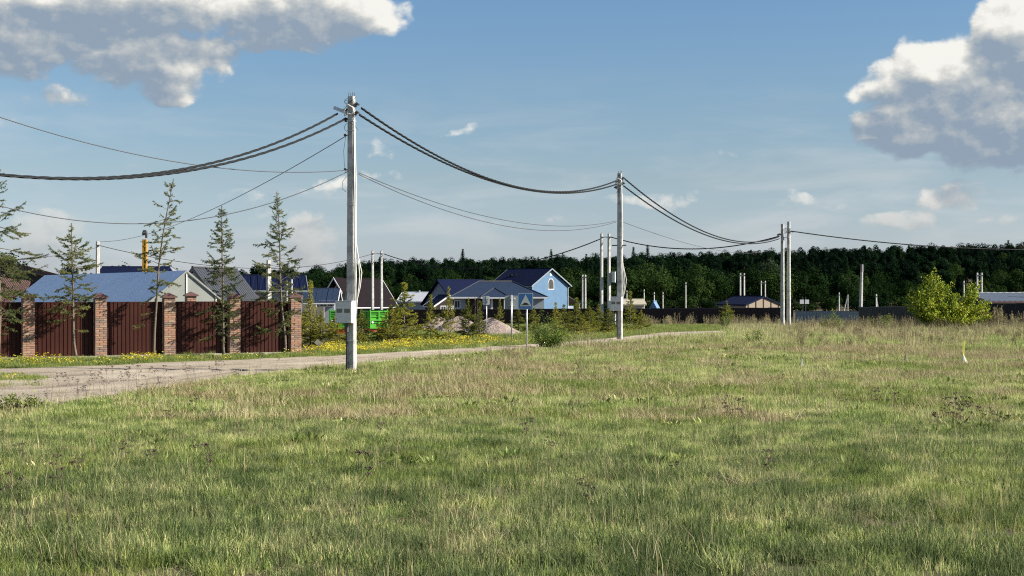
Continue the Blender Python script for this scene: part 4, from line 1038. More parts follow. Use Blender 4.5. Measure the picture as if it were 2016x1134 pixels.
# pale walled house with navy roof behind the fence
def pale_house():
    d = 105; a, b = at(448, 546, d), at(580, 548, d); cx = (a.x + b.x) / 2; z0 = gz(cx, d); hr = a.z - z0; L = b.x - a.x
    eave = at(500, 571, d).z - z0
    t = gable_house('navy_roofed_bungalow', 'pale walled bungalow with navy roof and white gutter behind the brick pillared fence', 'house', (cx, d + 3, z0), R(11), L, 6.0, eave, hr, 'roof_navy', 'wall_pale', .35, seams=.5, trim='sign_back')
    p = at(466, 566, d - 6); z1 = gz(p.x, p.y)
    gable_house('brown_gabled_shed', 'small brown gable roof poking up before the pale bungalow', 'shed', (p.x, p.y, z1), R(-62), 3.0, 2.6, p.z - z1 - 1.0, p.z - z1, 'brown_cap', 'wall_brown', .25, trim=None)
pale_house()
gq = at(388, 534, 84); z0 = gz(gq.x, 84)
gable_house('charcoal_roofed_house', 'house with a charcoal ribbed metal roof directly behind the translucent gable', 'house', (gq.x + .25, 88, z0), R(80), 7, 2.7, gq.z - z0 - 1.7, gq.z - z0, 'roof_grey', 'wall_pale', .12, trim=None, seams=.35)
nv = at(250, 528, 125); z0 = gz(nv.x, 125)
gable_house('far_blue_roof_house', 'distant low navy roof just above the ridge of the metal roofed building', 'house', (nv.x, 128, z0), 0, 5.5, 5, nv.z - z0 - .8, nv.z - z0, 'roof_navy', 'wall_pale', .3, trim=None)
nv = at(318, 526, 130); z0 = gz(nv.x, 130)
gable_house('white_gabled_house', 'tiny white gable between the yellow mast and the leaning spruce', 'house', (nv.x, 133, z0), R(-80), 5, 3.4, nv.z - z0 - 1.0, nv.z - z0, 'roof_grey', 'white', .3)
# metal roofed building with translucent gable (behind the fence)
def metal_building():
    apex = at(367, 531, 60); far_ = at(88, 541, 79); dv = far_ - apex; dv.z = 0; L = dv.length; u = dv.normalized(); yaw = math.atan2(-u.y, -u.x)
    c = apex + u * (L / 2); z0 = gz(c.x, c.y); hr = apex.z - z0 - .1; W = 5.6; hw = hr - W / 2 * .80
    t = thing('metal_roofed_building', 'long building with a sky blue sheet metal roof and translucent panelled gable behind the fence', 'building', (c.x, c.y, z0), yaw)
    rf = MB(); ye = W / 2 + .3; k = .80
    for s_ in (-1, 1): rf.prism([(-L / 2, 0, hr + .02), (-L / 2, s_ * ye, hr + .02 - k * ye), (-L / 2, s_ * ye, hr + .07 - k * ye), (-L / 2, 0, hr + .07)], (0, 0, 0), (L, 0, 0))
    r = rf.build('roof', M['roof_metal'], t)
    for s_ in (-1, 1):
        g_ = MB(); g_.box((0, s_ * W / 2, hw / 2 - .3), (L - .1, .04, hw + .6)); g_.build('side_wall', M['poly'], t)
    # gable of panels
    edges = [-W / 2, -1.3, 0, 1.3, W / 2]; zs = [hw, .0]
    zz = lambda y: hr - .80 * abs(y)
    for a, b in zip(edges[:-1], edges[1:]):
        for (z1, z2) in ((-.5, 1.7), (1.7, 9)):
            za, zb = min(zz(a), z2), min(zz(b), z2)
            if max(za, zb) <= z1: continue
            if min(za, zb) < z1 and max(za, zb) > z1:
                yx = (hr - z1) / .80 * (1 if a + b > 0 else -1)
                poly = [(L / 2, b if a + b < 0 else a, z1), (L / 2, yx, z1), (L / 2, b if a + b < 0 else a, max(za, zb))]
                if za == zb: continue
            else: poly = [(L / 2, a + .015, z1 + .01), (L / 2, b - .015, z1 + .01), (L / 2, b - .015, zb), (L / 2, a + .015, za)]
            g_ = MB(); g_.prism(poly, (0, 0, 0), (-.02, 0, 0)); g_.build('gable_panel', M['poly'], t)
    g_ = MB()
    for y in edges[1:-1]: g_.box((L / 2 + .02, y, (zz(y) - .5) / 2), (.05, .05, zz(y) + .5))
    g_.box((L / 2 + .02, 0, 1.7), (.045, W - .8, .05)); g_.build('gable_frame', M['conduit'], t)
    g_ = MB()
    for s_ in (-1, 1): g_.prism([(L / 2 + .05, 0, hr - .0), (L / 2 + .05, s_ * ye, hr - .0 - k * ye), (L / 2 + .05, s_ * ye, hr + .08 - k * ye), (L / 2 + .05, 0, hr + .08)], (0, 0, 0), (.04, 0, 0))
    g_.build('verge_board', M['poly'], t)
metal_building()
# brown tiled house at the left edge
def brown_house():
    d = 86; a = at(119, 541, d); b = at(-40, 499, d + 4)
    t = thing('brown_tiled_house', 'brown tile roofed house with deep dark eaves at the left edge behind the spruce', 'house', (b.x, b.y + 2, gz(b.x, b.y)))
    z0 = gz(b.x, b.y); o = Vector((b.x, b.y + 2, z0))
    la = a - o; lb = b - o
    mb = MB(); bk = Vector((-1.5, 7, -.5))
    mb.add([la, lb, lb + bk, la + bk, la - Vector((0, 0, .34)), lb - Vector((0, 0, .40)), lb + bk - Vector((0, 0, .2)), la + bk - Vector((0, 0, .2))], [(0, 1, 2, 3), (4, 7, 6, 5), (0, 4, 5, 1), (1, 5, 6, 2), (2, 6, 7, 3), (3, 7, 4, 0)])
    r = mb.build('roof', M['brown_cap'], t)
    n = 30; tl_ = MB()
    for i in range(n):
        p0 = la.lerp(lb, i / n) + Vector((0, -.03, -.02)); p1 = la.lerp(lb, (i + .55) / n) + Vector((0, -.03, -.02))
        tl_.prism([p0, p1, p1 - Vector((0, 0, .27)), p0 - Vector((0, 0, .27))], (0, 0, 0), (0, .03, 0))
    o_ = tl_.build('verge_tiles', M['roof_tile_brown'], r); tag(o_, kind='stuff')
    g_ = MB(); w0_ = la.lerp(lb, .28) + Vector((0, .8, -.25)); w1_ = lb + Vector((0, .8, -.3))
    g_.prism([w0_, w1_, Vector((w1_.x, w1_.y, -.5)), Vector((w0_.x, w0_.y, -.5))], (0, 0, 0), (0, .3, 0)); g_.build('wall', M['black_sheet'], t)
    # lower lean-to roof
    c0 = at(60, 553, 84) - o; c1 = at(-70, 536, 84) - o; c2_ = at(-70, 600, 81) - o; c3 = at(40, 600, 81) - o
    lr = MB(); lr.prism([c0, c1, c2_, c3], (0, 0, 0), (0, 0, -.12)); lo_ = lr.build('lean_to_roof', M['roof_tile_brown'], t)
    e_ = MB(); m0, m1 = at(50, 565, 82.2) - o, at(-70, 565, 82.2) - o; e_.prism([m0, m1, m1 - Vector((0, 0, .06)), m0 - Vector((0, 0, .06))], (0, 0, 0), (0, -.05, 0)); e_.build('roof_flashing', M['brick'], lo_)
brown_house()
# shed, pavilion and buildings right
def beige_shed():
    d = 185; yaw = R(-58); W, L = 6.0, 5.5
    c, hr = place_apex(1503, 585.5, d, yaw, L); hw = hr - 1.0
    t = gable_house('beige_shed', 'beige gabled shed with a navy roof and three dark windows behind the far fence', 'shed', c, yaw, L, W, hw, hr, 'roof_navy', 'wall_beige', .2, trim=None)
    for k in (-2.6, -1.3, 0, 1.3, 2.6):
        q = MB(); q.box((L / 2 + .03, k, (hr - abs(k) * .33) / 2 - .1), (.06, .12, hr - abs(k) * .33)); q.build('pilaster', M['black_sheet'], t)
    for k in (-1.95, 0, 1.7):
        q = MB(); q.box((L / 2 + .04, k, hw - .95), (.06, .85 if k else .4, .9)); q.build('dark_window', M['glass'], t)
beige_shed()
c = at(1289, 588, 170); z0 = gz(c.x, 170)
gable_house('tarpaulin_tent', 'small bright blue tarpaulin tent above the far fence', 'tent', (c.x, 170, z0), R(60), .8, .8, c.z - z0 - 1.3, c.z - z0 - .62, 'roof_tent', 'roof_tent', .05, trim=None)
c = at(1248, 592, 175); z0 = gz(c.x, 175)
gable_house('pale_low_shed', 'low weathered pale shed between the second power pole and the tent', 'shed', (c.x - .3, 177, z0), R(4), 3.0, 3.5, c.z - z0 - .5, c.z - z0, 'plywood', 'plywood', .25, trim=None)
c = at(2010, 581, 112); z0 = gz(c.x, 112)
t = gable_house('flat_grey_roofed_building', 'building with a low blue grey roof at the right edge behind the black fence', 'building', (c.x + 2.5, 115, z0), R(3), 10.5, 5, c.z - z0 - .55, c.z - z0, 'roof_slate', 'wall_brown', .2, trim='brown_cap')
q = MB(); q.tube([(-1.6, -1.6, c.z - z0 - .2), (-1.6, -1.6, c.z - z0 + .75)], .07, 6); q.tube([(-1.2, -1.6, c.z - z0 - .2), (-1.2, -1.6, c.z - z0 + .45)], .07, 6); q.build('flue', M['steel'], t)

# far fences
def sheet_fence(name, label, p0, p1, h0, h1, mat, sub=None, posts=3.0, lift=0.0):
    p0, p1 = Vector(p0), Vector(p1); dv = p1 - p0; dv.z = 0; L = dv.length; yaw = math.atan2(dv.y, dv.x); n = max(2, int(L / 2.4))
    t = thing(name, label, 'fence', (p0.x, p0.y, p0.z), yaw)
    for i in range(n):
        a, b = L * i / n, L * (i + 1) / n
        zt0, zt1 = (p0.z + (p1.z - p0.z) * a / L) - p0.z, (p0.z + (p1.z - p0.z) * b / L) - p0.z
        o = corrugated(a + .02, b - .02, -h0, 0, 0, pitch=.4, parent=t, mat=M[mat], rib=.1); o.location = (0, 0, (zt0 + zt1) / 2)
        q = MB(); q.box((a, .06, (zt0) - h0 / 2), (.07, .07, h0 + .02)); q.build('fence_post', M['dark_steel'], t)
        q = MB(); q.box(((a + b) / 2, .04, (zt0 + zt1) / 2 + .015), (b - a, .07, .04)); q.build('fence_rail', M['dark_steel'], t)
    return t
sheet_fence('far_sheet_fence', 'long low dark brown sheet metal fence along the far side of the meadow', at(1238, 608, 150), at(1562, 606, 139), 2.6, 2.6, 'black_sheet')
sheet_fence('long_dark_fence', 'dark sheet metal fence behind the young spruces, below the blue and navy roofs', at(660, 611, 141), at(1240, 607.5, 136), 2.8, 2.8, 'black_sheet')
sheet_fence('blue_black_fence', 'blue black sheet metal fence left of the bright green bush', at(1690, 605.5, 122), at(1862, 602, 104), 2.2, 2.2, 'blueblack_sheet')
sheet_fence('black_fence', 'tall black sheet metal fence right of the bright green bush', at(1868, 598.5, 106), at(2140, 597, 99), 2.6, 2.6, 'blueblack_sheet')
sheet_fence('grey_blue_fence', 'faded grey blue fence section between the double pole and the blue black fence', at(1566, 613, 150), at(1694, 613, 143), 2.2, 2.2, 'sign_back')
for i, (px, d) in enumerate(((1578.5, 150), (1588.5, 150))):
    c = at(px, 594, d); z0 = gz(c.x, d)
    t = thing('small_notice_board', ('left' if i == 0 else 'right') + ' one of two small white boards on dark posts right of the double pole', 'sign', (c.x, d, z0), 0, 'small white boards')
    q = MB(); q.box((.12 * (-1 if i else 1), 0, (c.z - z0) / 2 + .2), (.07, .07, c.z - z0 + .6)); q.build('post', M['dark_steel'], t)
    q = MB(); q.box((0, -.06, c.z - z0), (.42, .03, .45)); q.build('board', M['white'], t)

# ------------------------------------------------------------------ skips, board, gravel, signs, stakes
def skip(label, pxc, vtop, d, yaw=0):
    c = at(pxc, vtop, d); z0 = gz(c.x, d); W, D, Hh = 1.24, 1.5, 1.12
    t = thing('green_skip', label, 'skip', (c.x, d, z0), yaw, 'green skips')
    zt = c.z - z0; zb = zt - Hh
    mb = MB(); mb.box((0, 0, (zt + zb) / 2), (W - .08, D - .08, Hh - .04))
    mb.build('body', M['green_paint'], t)
    q = MB()
    for sx_ in (-1, 0, 1): q.box((sx_ * (W / 2 - .05), -D / 2, (zt + zb) / 2), (.075, .10, Hh))
    for z in (zt - .03, zt - .58, zb + .04): q.box((0, -D / 2 - .006, z), (W, .10, .085))
    for sx_ in (-1, 1):
        for sy_ in (-.6, 0, .6, 1.1): q.box((sx_ * W / 2, sy_, (zt + zb) / 2), (.06, .07, Hh))
        q.box((sx_ * W / 2, 0, zt - .03), (.09, D, .08))
        q.box((sx_ * (W / 2 - .04), -D / 2, zt + .04), (.07, .07, .1))
    q.build('rib', M['green_paint'], t)
    q = MB()
    for z in (zt - .2, zt - .36, zt - .75): q.box((0, -D / 2 + .015, z), (W - .2, .06, .035))
    q.build('pressed_ridge', M['green_paint'], t)
    for sx_ in (-1, 1):
        q = MB(); q.tube([(sx_ * .44, -D / 2 - .03, zt - .72), (sx_ * .44, -D / 2 - .08, zt - .72)], .075, 10); q.build('reflector', M['white'], t)
    q = MB(); q.box((0, 0, zb - .07), (W - .12, D - .1, .12)); q.box((0, -D / 2 + .1, zb - .32), (W - .28, .08, .34)); q.box((-.35, 0, zb - .3), (.1, D - .3, .4)); q.box((.35, 0, zb - .3), (.1, D - .3, .4)); q.build('chassis', M['red_paint'], t)
    for sx_ in (-1, 1):
        q = MB(); q.tube([(sx_ * .48 - .07, .5, max(.26, 0)), (sx_ * .48 + .07, .5, .26)], .27, 12); q.build('wheel', M['sign_black'], t)
skip('sunlit bright green ribbed skip on a red chassis, right of the nearest pole', 738.5, 612, 92, R(24))
skip('green skip in shade partly hidden by the nearest pole, left of the other green skip', 668, 611, 97, R(4))
def pale_board():
    d = 68; a, b = at(594, 598, d), at(639, 603, d); z0 = gz(a.x, d)
    t = thing('pale_board_stack', 'pale weathered board panel standing behind the spruces right of the last brick pillar', 'panel', ((a.x + b.x) / 2, d, z0), R(-8)); w = b.x - a.x; h = a.z - z0
    for i in range(3):
        x0 = -w / 2 + w * i / 3; q = MB(); q.box((x0 + w / 6, 0, (h - .04 * i * i) / 2), (w / 3 - .012, .06, h - .04 * i * i)); q.build('board', M['plywood'], t)
    q = MB(); q.box((0, .06, h - .5), (w, .05, .08)); q.box((0, .06, .4), (w, .05, .08)); q.build('batten', M['bark'], t)
pale_board()
def gravel_pile(label, px, vtop, d, rr, squash=1.0, seed=0):
    c = at(px, vtop, d); z0 = gz(c.x, d); H = c.z - z0; r = np.random.default_rng(seed)
    nr, na = 46, 120; V = [(0, 0, H)]; Fc = []
    ph = r.uniform(0, 6, 6)
    for i in range(1, nr + 1):
        q = i / nr
        for j in range(na):
            a = 2 * math.pi * j / na; ra = rr * (1 + .10 * math.sin(2 * a + ph[0]) + .06 * math.sin(3 * a + ph[1]) + .03 * math.sin(7 * a + ph[2]))
            x, y = q * ra * math.cos(a), q * ra * squash * math.sin(a)
            prof = (1 - q)**.0 * (1 - q) if q > .16 else .84 - (q / .16)**2 * .0
            prof = 1 - q - .07 * math.exp(-(q / .13)**2) + .03 * math.sin(a * 2 + ph[3]) * q * (1 - q) * 3
            V.append((x, y, H * prof / .93 + r.normal(0, .011) + .03 * float(vnoise(x * 1 + seed * 9, y, .25) - .5) * 2 - (.15 if i == nr else 0)))
    V[0] = (0, 0, V[1][2])
    for j in range(na): Fc.append((0, 1 + j, 1 + (j + 1) % na))
    mb = MB(); mb.add(V, Fc)
    for i in range(nr - 1):
        for j in range(na):
            a = 1 + i * na + j; b = 1 + i * na + (j + 1) % na; mb.add([], [])
            mb.f.append((a, a + na, b + na, b)); mb.m.append(0)
    o = mb.build('gravel_pile', M['pile'], None, False, (c.x, d, z0)); tag(o, label, 'gravel pile', 'heaps of crushed stone')
gravel_pile('largest heap of pinkish grey crushed stone, its right flank beside the sign posts', 966, 625, 73, 1.85, 1.2, 1)
gravel_pile('heap of crushed stone in the middle, between two young spruces', 903, 622.5, 79, 1.6, 1.1, 2)
gravel_pile('smallest and leftmost heap of crushed stone, behind the spruces', 862, 622, 83, 1.5, 1.0, 3)

def post(t, x, h, r=.028, mat='steel', y=0):
    q = MB(); q.tube([(x, y, -.3), (x, y, h)], r, 8); q.build('post', M[mat], t, True)
def sign_plate(w, h, rad=.04):
    pts = []
    for (cx_, cy_, a0) in ((w / 2 - rad, h / 2 - rad, 0), (-w / 2 + rad, h / 2 - rad, 90), (-w / 2 + rad, -h / 2 + rad, 180), (w / 2 - rad, -h / 2 + rad, 270)):
        for k in range(5): a = R(a0 + k * 22.5); pts.append((cx_ + rad * math.cos(a), cy_ + rad * math.sin(a)))
    return pts
def bump_sign():
    b = on_ground(1037, 690); d = b.y; zc = at(1035, 593, d).z - b.z
    t = thing('speed_bump_sign', 'blue square road sign with a pale triangle and black hump', 'road sign', b, R(-6))
    ztop = at(1035, 577, d).z - b.z; zbot = at(1035, 609, d).z - b.z; w = 29.5 * d / F; h = ztop - zbot; zc = (ztop + zbot) / 2
    post(t, 0, ztop - .02, .03)
    xo = -.04
    def plate(name, poly, y0, th, mat, par=t):
        q = MB(); q.prism([(x + xo, y0, z + zc) for x, z in poly], (0, 0, 0), (0, th, 0)); return q.build(name, M[mat], par)
    pl = plate('sign_plate', sign_plate(w, h), -.050, .012, 'sign_grey')
    e = .022; plate('blue_field', sign_plate(w - 2 * e, h - 2 * e, .03), -.054, .003, 'sign_blue', pl)
    tw = w * .40; plate('triangle', [(-tw, -h * .31), (tw, -h * .31), (0, h * .42)], -.0575, .003, 'sign_grey', pl)
    hump = [(-tw * .78, -h * .23), (tw * .78, -h * .23), (tw * .78, -h * .205), (tw * .5, -h * .205)] + [(tw * .45 * math.cos(R(a)), -h * .205 + h * .115 * math.sin(R(a))) for a in range(15, 180, 15)] + [(-tw * .5, -h * .205), (-tw * .78, -h * .205)]
    plate('hump', hump, -.061, .003, 'sign_black', pl)
bump_sign()
def back_sign():
    b = on_ground(1007, 672); d = b.y; t = thing('road_sign_back', 'grey back of a square road sign turned away, left of the blue sign', 'road sign', b, R(4))
    zt, zb = at(1007, 582, d).z - b.z, at(1007, 609, d).z - b.z; w = 29 * d / F
    post(t, 0, zt + .03, .034, 'steel', -.05)
    q = MB(); q.prism([(x + .03, 0, z + (zt + zb) / 2) for x, z in sign_plate(w, zt - zb)], (0, 0, 0), (0, .012, 0)); p = q.build('sign_plate', M['sign_back'], t)
    q = MB()
    for z in (.15, -.15): q.box((.0, -.02, (zt + zb) / 2 + z), (w * .5, .02, .03))
    q.build('bracket', M['steel'], p)
    q = MB(); q.box((.14, -.004, zt - .13), (.07, .006, .07)); q.build('sticker', M['white'], p)
back_sign()
def white_sign():
    d = 68; c = at(957, 591.5, d); z0 = gz(c.x, d); t = thing('white_sign', 'small white square sign with dark marks on a thin post above the spruces', 'road sign', (c.x, d, z0), R(-4))
    zc = c.z - z0; w, h = .34, .42; post(t, .02, zc + .1, .022, 'steel', .03)
    q = MB(); q.prism([(x, 0, z + zc) for x, z in sign_plate(w, h, .03)], (0, 0, 0), (0, .01, 0)); p = q.build('sign_plate', M['white'], t)
    q = MB()
    q.tube([(-.01, -.004, zc - .20), (-.01, -.004, zc + .19)], .014, 4)
    q.tube([(-.01, -.004, zc - .02), (-.07, -.004, zc + .07)], .008, 4); q.tube([(.03, -.004, zc - .04), (.09, -.004, zc + .08)], .008, 4)
    q.tube([(.05 + .04 * math.cos(a), -.004, zc - .09 + .04 * math.sin(a)) for a in np.linspace(0, 5, 8)], .007, 4)
    q.tube([(-.13 + .02 * k, -.004, zc - .12 + .01 * (k % 2)) for k in range(5)], .007, 4)
    q.build('sign_mark', M['sign_black'], p)
white_sign()
def card_stake():
    b = on_ground(625.5, 693); d = b.y; t = thing('card_on_stake', 'tilted beige card on a thin stake by the last brick pillar', 'stake', b)
    zc = at(627, 675, d).z - b.z; post(t, 0, zc, .012, 'bark')
    q = MB(); q.box((.02, -.02, zc), (.24, .012, .17), 0, ry=R(38)); q.build('card', M['plinth'], t)
card_stake()
def yellow_stake():
    b = on_ground(1895, 722); d = b.y; t = thing('yellow_stake', 'slim yellow marker stake with a pale rag at its foot in the meadow', 'stake', b)
    zt = at(1897, 671, d).z - b.z; q = MB(); q.box((.03, 0, zt / 2), (.036, .036, zt), 0, ry=R(2.5)); q.build('stake', M['yellow_stake'], t)
    q = MB(); q.add([(0, -.05, .40), (.05, 0, .30), (.15, -.05, .12), (.08, -.09, .08), (-.02, -.08, .08), (-.05, .0, .18), (.02, .04, .08)], [(0, 1, 6), (0, 6, 5), (0, 4, 3), (0, 3, 2), (0, 2, 1), (0, 5, 4), (2, 3, 6), (3, 4, 6), (1, 2, 6), (4, 5, 6)]); q.build('rag', M['cloth'], t)
yellow_stake()
for lb, px, py, m_ in (('small whitish rag on a stub in the meadow below the double pole', 1578, 727, 'cloth'), ('short pale orange stub left of the yellow marker stake', 1783, 716, 'plywood')):
    b = on_ground(px, py); t = thing('short_stake', lb, 'stake', b)
    q = MB(); q.tube([(0, 0, -.1), (.01, 0, .30)], .018, 5); q.build('stub', M[m_], t)
    q = MB(); q.add([(0, 0, .33), (.05, 0, .15), (.07, -.03, .03), (-.02, -.03, .02), (-.04, .02, .17)], [(0, 1, 2), (0, 2, 3), (0, 3, 4), (0, 4, 1), (1, 4, 3, 2)]); q.build('rag', M[m_], t)
def yellow_mast():
    d = 100; c = at(285, 456, d); z0 = gz(c.x, d); H = c.z - z0; t = thing('yellow_crane_mast', 'yellow mast of a crane or drill rig rising behind the metal roof', 'mast', (c.x, d, z0))
    q = MB(); q.box((-.10, 0, H / 2 - .3), (.10, .26, H - .5)); q.box((.10, 0, H / 2 - .3), (.10, .26, H - .5)); q.box((0, .08, H / 2 - .3), (.2, .06, H - .5)); q.build('boom', M['orange_paint'], t)
    q = MB()
    for k in range(10): q.box((0, -.12, H - .6 - k * .42), (.24, .05, .06), 0, ry=(.5 if k % 2 else -.5))
    tag(q.build('lattice', M['orange_paint'], t), kind='stuff')
    q = MB(); q.tube([(-.16, 0, H - .12), (.16, 0, H - .12)], .14, 8); q.box((0, 0, H + .05), (.2, .2, .12)); q.box((.12, -.05, H - .35), (.14, .12, .2)); q.build('pulley_head', M['dark_steel'], t)
yellow_mast()

# ------------------------------------------------------------------ vegetation builders
def unit(v): return v / (np.linalg.norm(v, axis=-1, keepdims=True) + 1e-9)
def needles(A, B, per_m, ln, wd, r, spread=.75, droop=0.0):
    """thin triangles sticking out of every shoot A->B"""
    A = np.asarray(A); B = np.asarray(B); L = np.linalg.norm(B - A, axis=1); cnt = np.maximum(3, (L * per_m)).astype(int)
    i = np.repeat(np.arange(len(A)), cnt); n = len(i); t = r.random(n)[:, None]
    P = A[i] * (1 - t) + B[i] * t; D = unit(B - A)[i]
    rd = r.normal(size=(n, 3)); perp = unit(rd - (rd * D).sum(1, keepdims=True) * D)
    dr = unit(D * .62 + perp * spread + np.array([0, 0, -droop])); l_ = (ln * r.uniform(.7, 1.25, n))[:, None]
    sd = unit(np.cross(dr, r.normal(size=(n, 3)))) * (wd / 2)
    V = np.concatenate([P - sd, P + sd, P + dr * l_]); k = np.arange(n)
    return V, np.stack([k, k + n, k + 2 * n], 1)
def leaves(P, size, r, nrm=None, up=.3):
    """diamond leaves at points P facing random directions"""
    n = len(P); a = unit(r.normal(size=(n, 3)) + np.array([0, 0, up])); 
    if nrm is not None: a = unit(a * .45 + nrm)
    t1 = unit(np.cross(a, r.normal(size=(n, 3)))); t2 = np.cross(a, t1); s = (size * r.uniform(.6, 1.3, n))[:, None] / 2
    V = np.concatenate([P - t1 * s, P - t2 * s * .6, P + t1 * s, P + t2 * s * .6]); k = np.arange(n)
    return V, np.stack([k, k + n, k + 2 * n, k + 3 * n], 1)

def conifer(trunk, radii, prof, seed, whorl=.17, per=5, elev=(.1, .55), droop=.35, per_m=250, ln=.050, wd=.013, side=.48, mat='needle', gap=None, extra=(), bark='bark', dens=.85, tert=True, jag=.55):
    """trunk: list of points; prof(t): branch length at relative height t; returns (wood mesh, needle mesh)"""
    r = np.random.default_rng(seed); T = [Vector(p) for p in trunk]; H = sum((T[i + 1] - T[i]).length for i in range(len(T) - 1))
    def along(t):
        q = t * (len(T) - 1); i = min(int(q), len(T) - 2); return T[i].lerp(T[i + 1], q - i)
    mb = MB(); mb.tube([along(i / 14) for i in range(15)], [radii[0] + (radii[1] - radii[0]) * (i / 14)**.8 for i in range(15)], 7)
    A, B = [], []
    A.append(along(.93)); B.append(along(1.0))
    def branch(p, az, L, el, dr, full=True):
        if L < .04: return
        n = 6; el += r.normal(0, .30); pts = [p]; d = Vector((math.cos(az) * math.cos(el), math.sin(az) * math.cos(el), math.sin(el)))
        hd = Vector((math.cos(az), math.sin(az), 0)); sdv = Vector((-math.sin(az), math.cos(az), 0))
        bend = r.normal(0, .12)
        for i in range(1, n + 1):
            s = i / n; pts.append(p + d * (L * s) + Vector((0, 0, -dr * L * s * s * (1 - .95 * s * s))) + sdv * bend * L * s * s)
        mb.tube(pts, [max(.0028, .008 * (1 - i / n) * L + .003) for i in range(n + 1)], 3, caps=False)
        for i in range(n):
            if i >= (2 if full else 3): A.append(pts[i]); B.append(pts[i + 1])
        m = max(2, int(L / .075 * dens)); s0 = r.uniform(.2, .45)
        for j in range(m):
            s = s0 + (1 - s0) * j / m
            if r.random() < .12: continue
            q = s * n; i = min(int(q), n - 1); bp = pts[i].lerp(pts[i + 1], q - i); sg = 1 if j % 2 else -1
            sl = side * L * (1 - s) * r.uniform(.5, 1.15) + .05
            sd_ = (hd * r.uniform(.5, .9) + sdv * sg * r.uniform(.6, 1.0) + Vector((0, 0, r.uniform(-.5, .45) + el * .4))).normalized()
            e = bp + sd_ * sl + Vector((0, 0, -.18 * sl)); A.append(bp); B.append(e)
            if tert and sl > .16:
                for k in range(int(sl / .07)):
                    u = (k + .6) / (sl / .07); c = bp.lerp(e, u); s2 = 1 if k % 2 else -1
                    dd = (sd_ * .7 + sd_.cross(Vector((0, 0, 1))) * s2 * .8 + Vector((0, 0, r.uniform(-.3, .05)))).normalized()
                    A.append(c); B.append(c + dd * (.04 + .28 * sl * (1 - u)))
    z = .0; t = .02
    while t < .985:
        Lr = prof(t)
        if Lr > .03:
            a0 = r.uniform(0, 6.28); npb = max(3, int(per + r.integers(-1, 2)))
            for k in range(npb):
                if gap and r.random() < gap(t): continue
                L = Lr * r.uniform(1 - jag, 1 + jag * .6)
                el = elev[0] + (elev[1] - elev[0]) * t + r.normal(0, .10)
                branch(along(min(.99, max(0, t + r.normal(0, .008)))), a0 + k * 2 * math.pi / npb + r.normal(0, .2), L, el, droop * (1 - t * .7))
        t += whorl / H * r.uniform(.75, 1.25)
    for (t_, az, L, el, dr) in extra: branch(along(t_), az, L, el, dr, False)
    V, Fc = needles(np.array([tuple(a) for a in A]), np.array([tuple(b) for b in B]), per_m, ln, wd, r)
    return mb.mesh('trunk', M[bark], True), fast_mesh('foliage', V, Fc, M[mat])

def deciduous(H, Rc, base, seed, nblob=16, nleaf=2600, size=.5, mat='leaf_forest', bark='bark_dark', aspect=1.0, shape='round', trunk=.16, bare=0.0):
    r = np.random.default_rng(seed); mb = MB()
    zc = base + (H - base) / 2
    mb.tube([(0, 0, -.4), (r.normal(0, .1), r.normal(0, .1), base), (r.normal(0, .2), r.normal(0, .2), zc), (0, 0, H * .9)], [trunk * 1.3, trunk, trunk * .6, .03], 6)
    P, N = [], []
    for b in range(nblob):
        u = r.normal(size=3); u /= np.linalg.norm(u); q = r.random()**.5 * .72
        k = 1.0
        zz = u[2] * q * .78
        if shape == 'tall': k = 1 - .45 * max(0, zz)
        c = np.array([u[0] * q * Rc * k, u[1] * q * Rc * k, zc + zz * (H - base) / 2]); br = Rc * r.uniform(.26, .46) * (1 - .25 * abs(zz))
        if b < 10: mb.tube([(0, 0, base + (c[2] - base) * .4), tuple(c)], [trunk * .35, .02], 4)
        m = nleaf // nblob; v = unit(r.normal(size=(m, 3))); rad = br * (1 - .35 * r.random(m)**2)[:, None] * (1 + .12 * np.sin(v[:, :1] * 7 + b) * np.cos(v[:, 1:2] * 6))
        P.append(c + v * rad * np.array([1, 1, aspect])); N.append(v)
    P = np.concatenate(P); N = np.concatenate(N)
    V, Fc = leaves(P, size, r, N)
    return mb.mesh('trunk', M[bark], True), fast_mesh('crown', V, Fc, M[mat])
def forest_spruce(H, Rc, seed, mat='leaf_forest_dark', n=2600):
    r = np.random.default_rng(seed); mb = MB(); mb.tube([(0, 0, -.4), (0, 0, H * .98)], [.16, .02], 5)
    lay = 30; P, N = [], []
    for i in range(lay):
        t = i / lay; z = H * (.06 + .94 * t); Rr = Rc * (1 - t)**.8 + .25; m = int(n / lay * (1.5 - 1.0 * t)); a = r.uniform(0, 6.28, m); q = np.sqrt(r.random(m)) * Rr * (1 + .22 * np.sin(a * 5 + i * 2.1))
        P.append(np.stack([q * np.cos(a), q * np.sin(a), z - q * .45 + r.normal(0, .08, m)], 1)); N.append(np.stack([np.cos(a), np.sin(a), .2 + 0 * a], 1))
    P = np.concatenate(P); N = np.concatenate(N); V, Fc = leaves(P, .42, r, N)
    return mb.mesh('trunk', M['bark_dark'], True), fast_mesh('crown', V, Fc, M[mat])
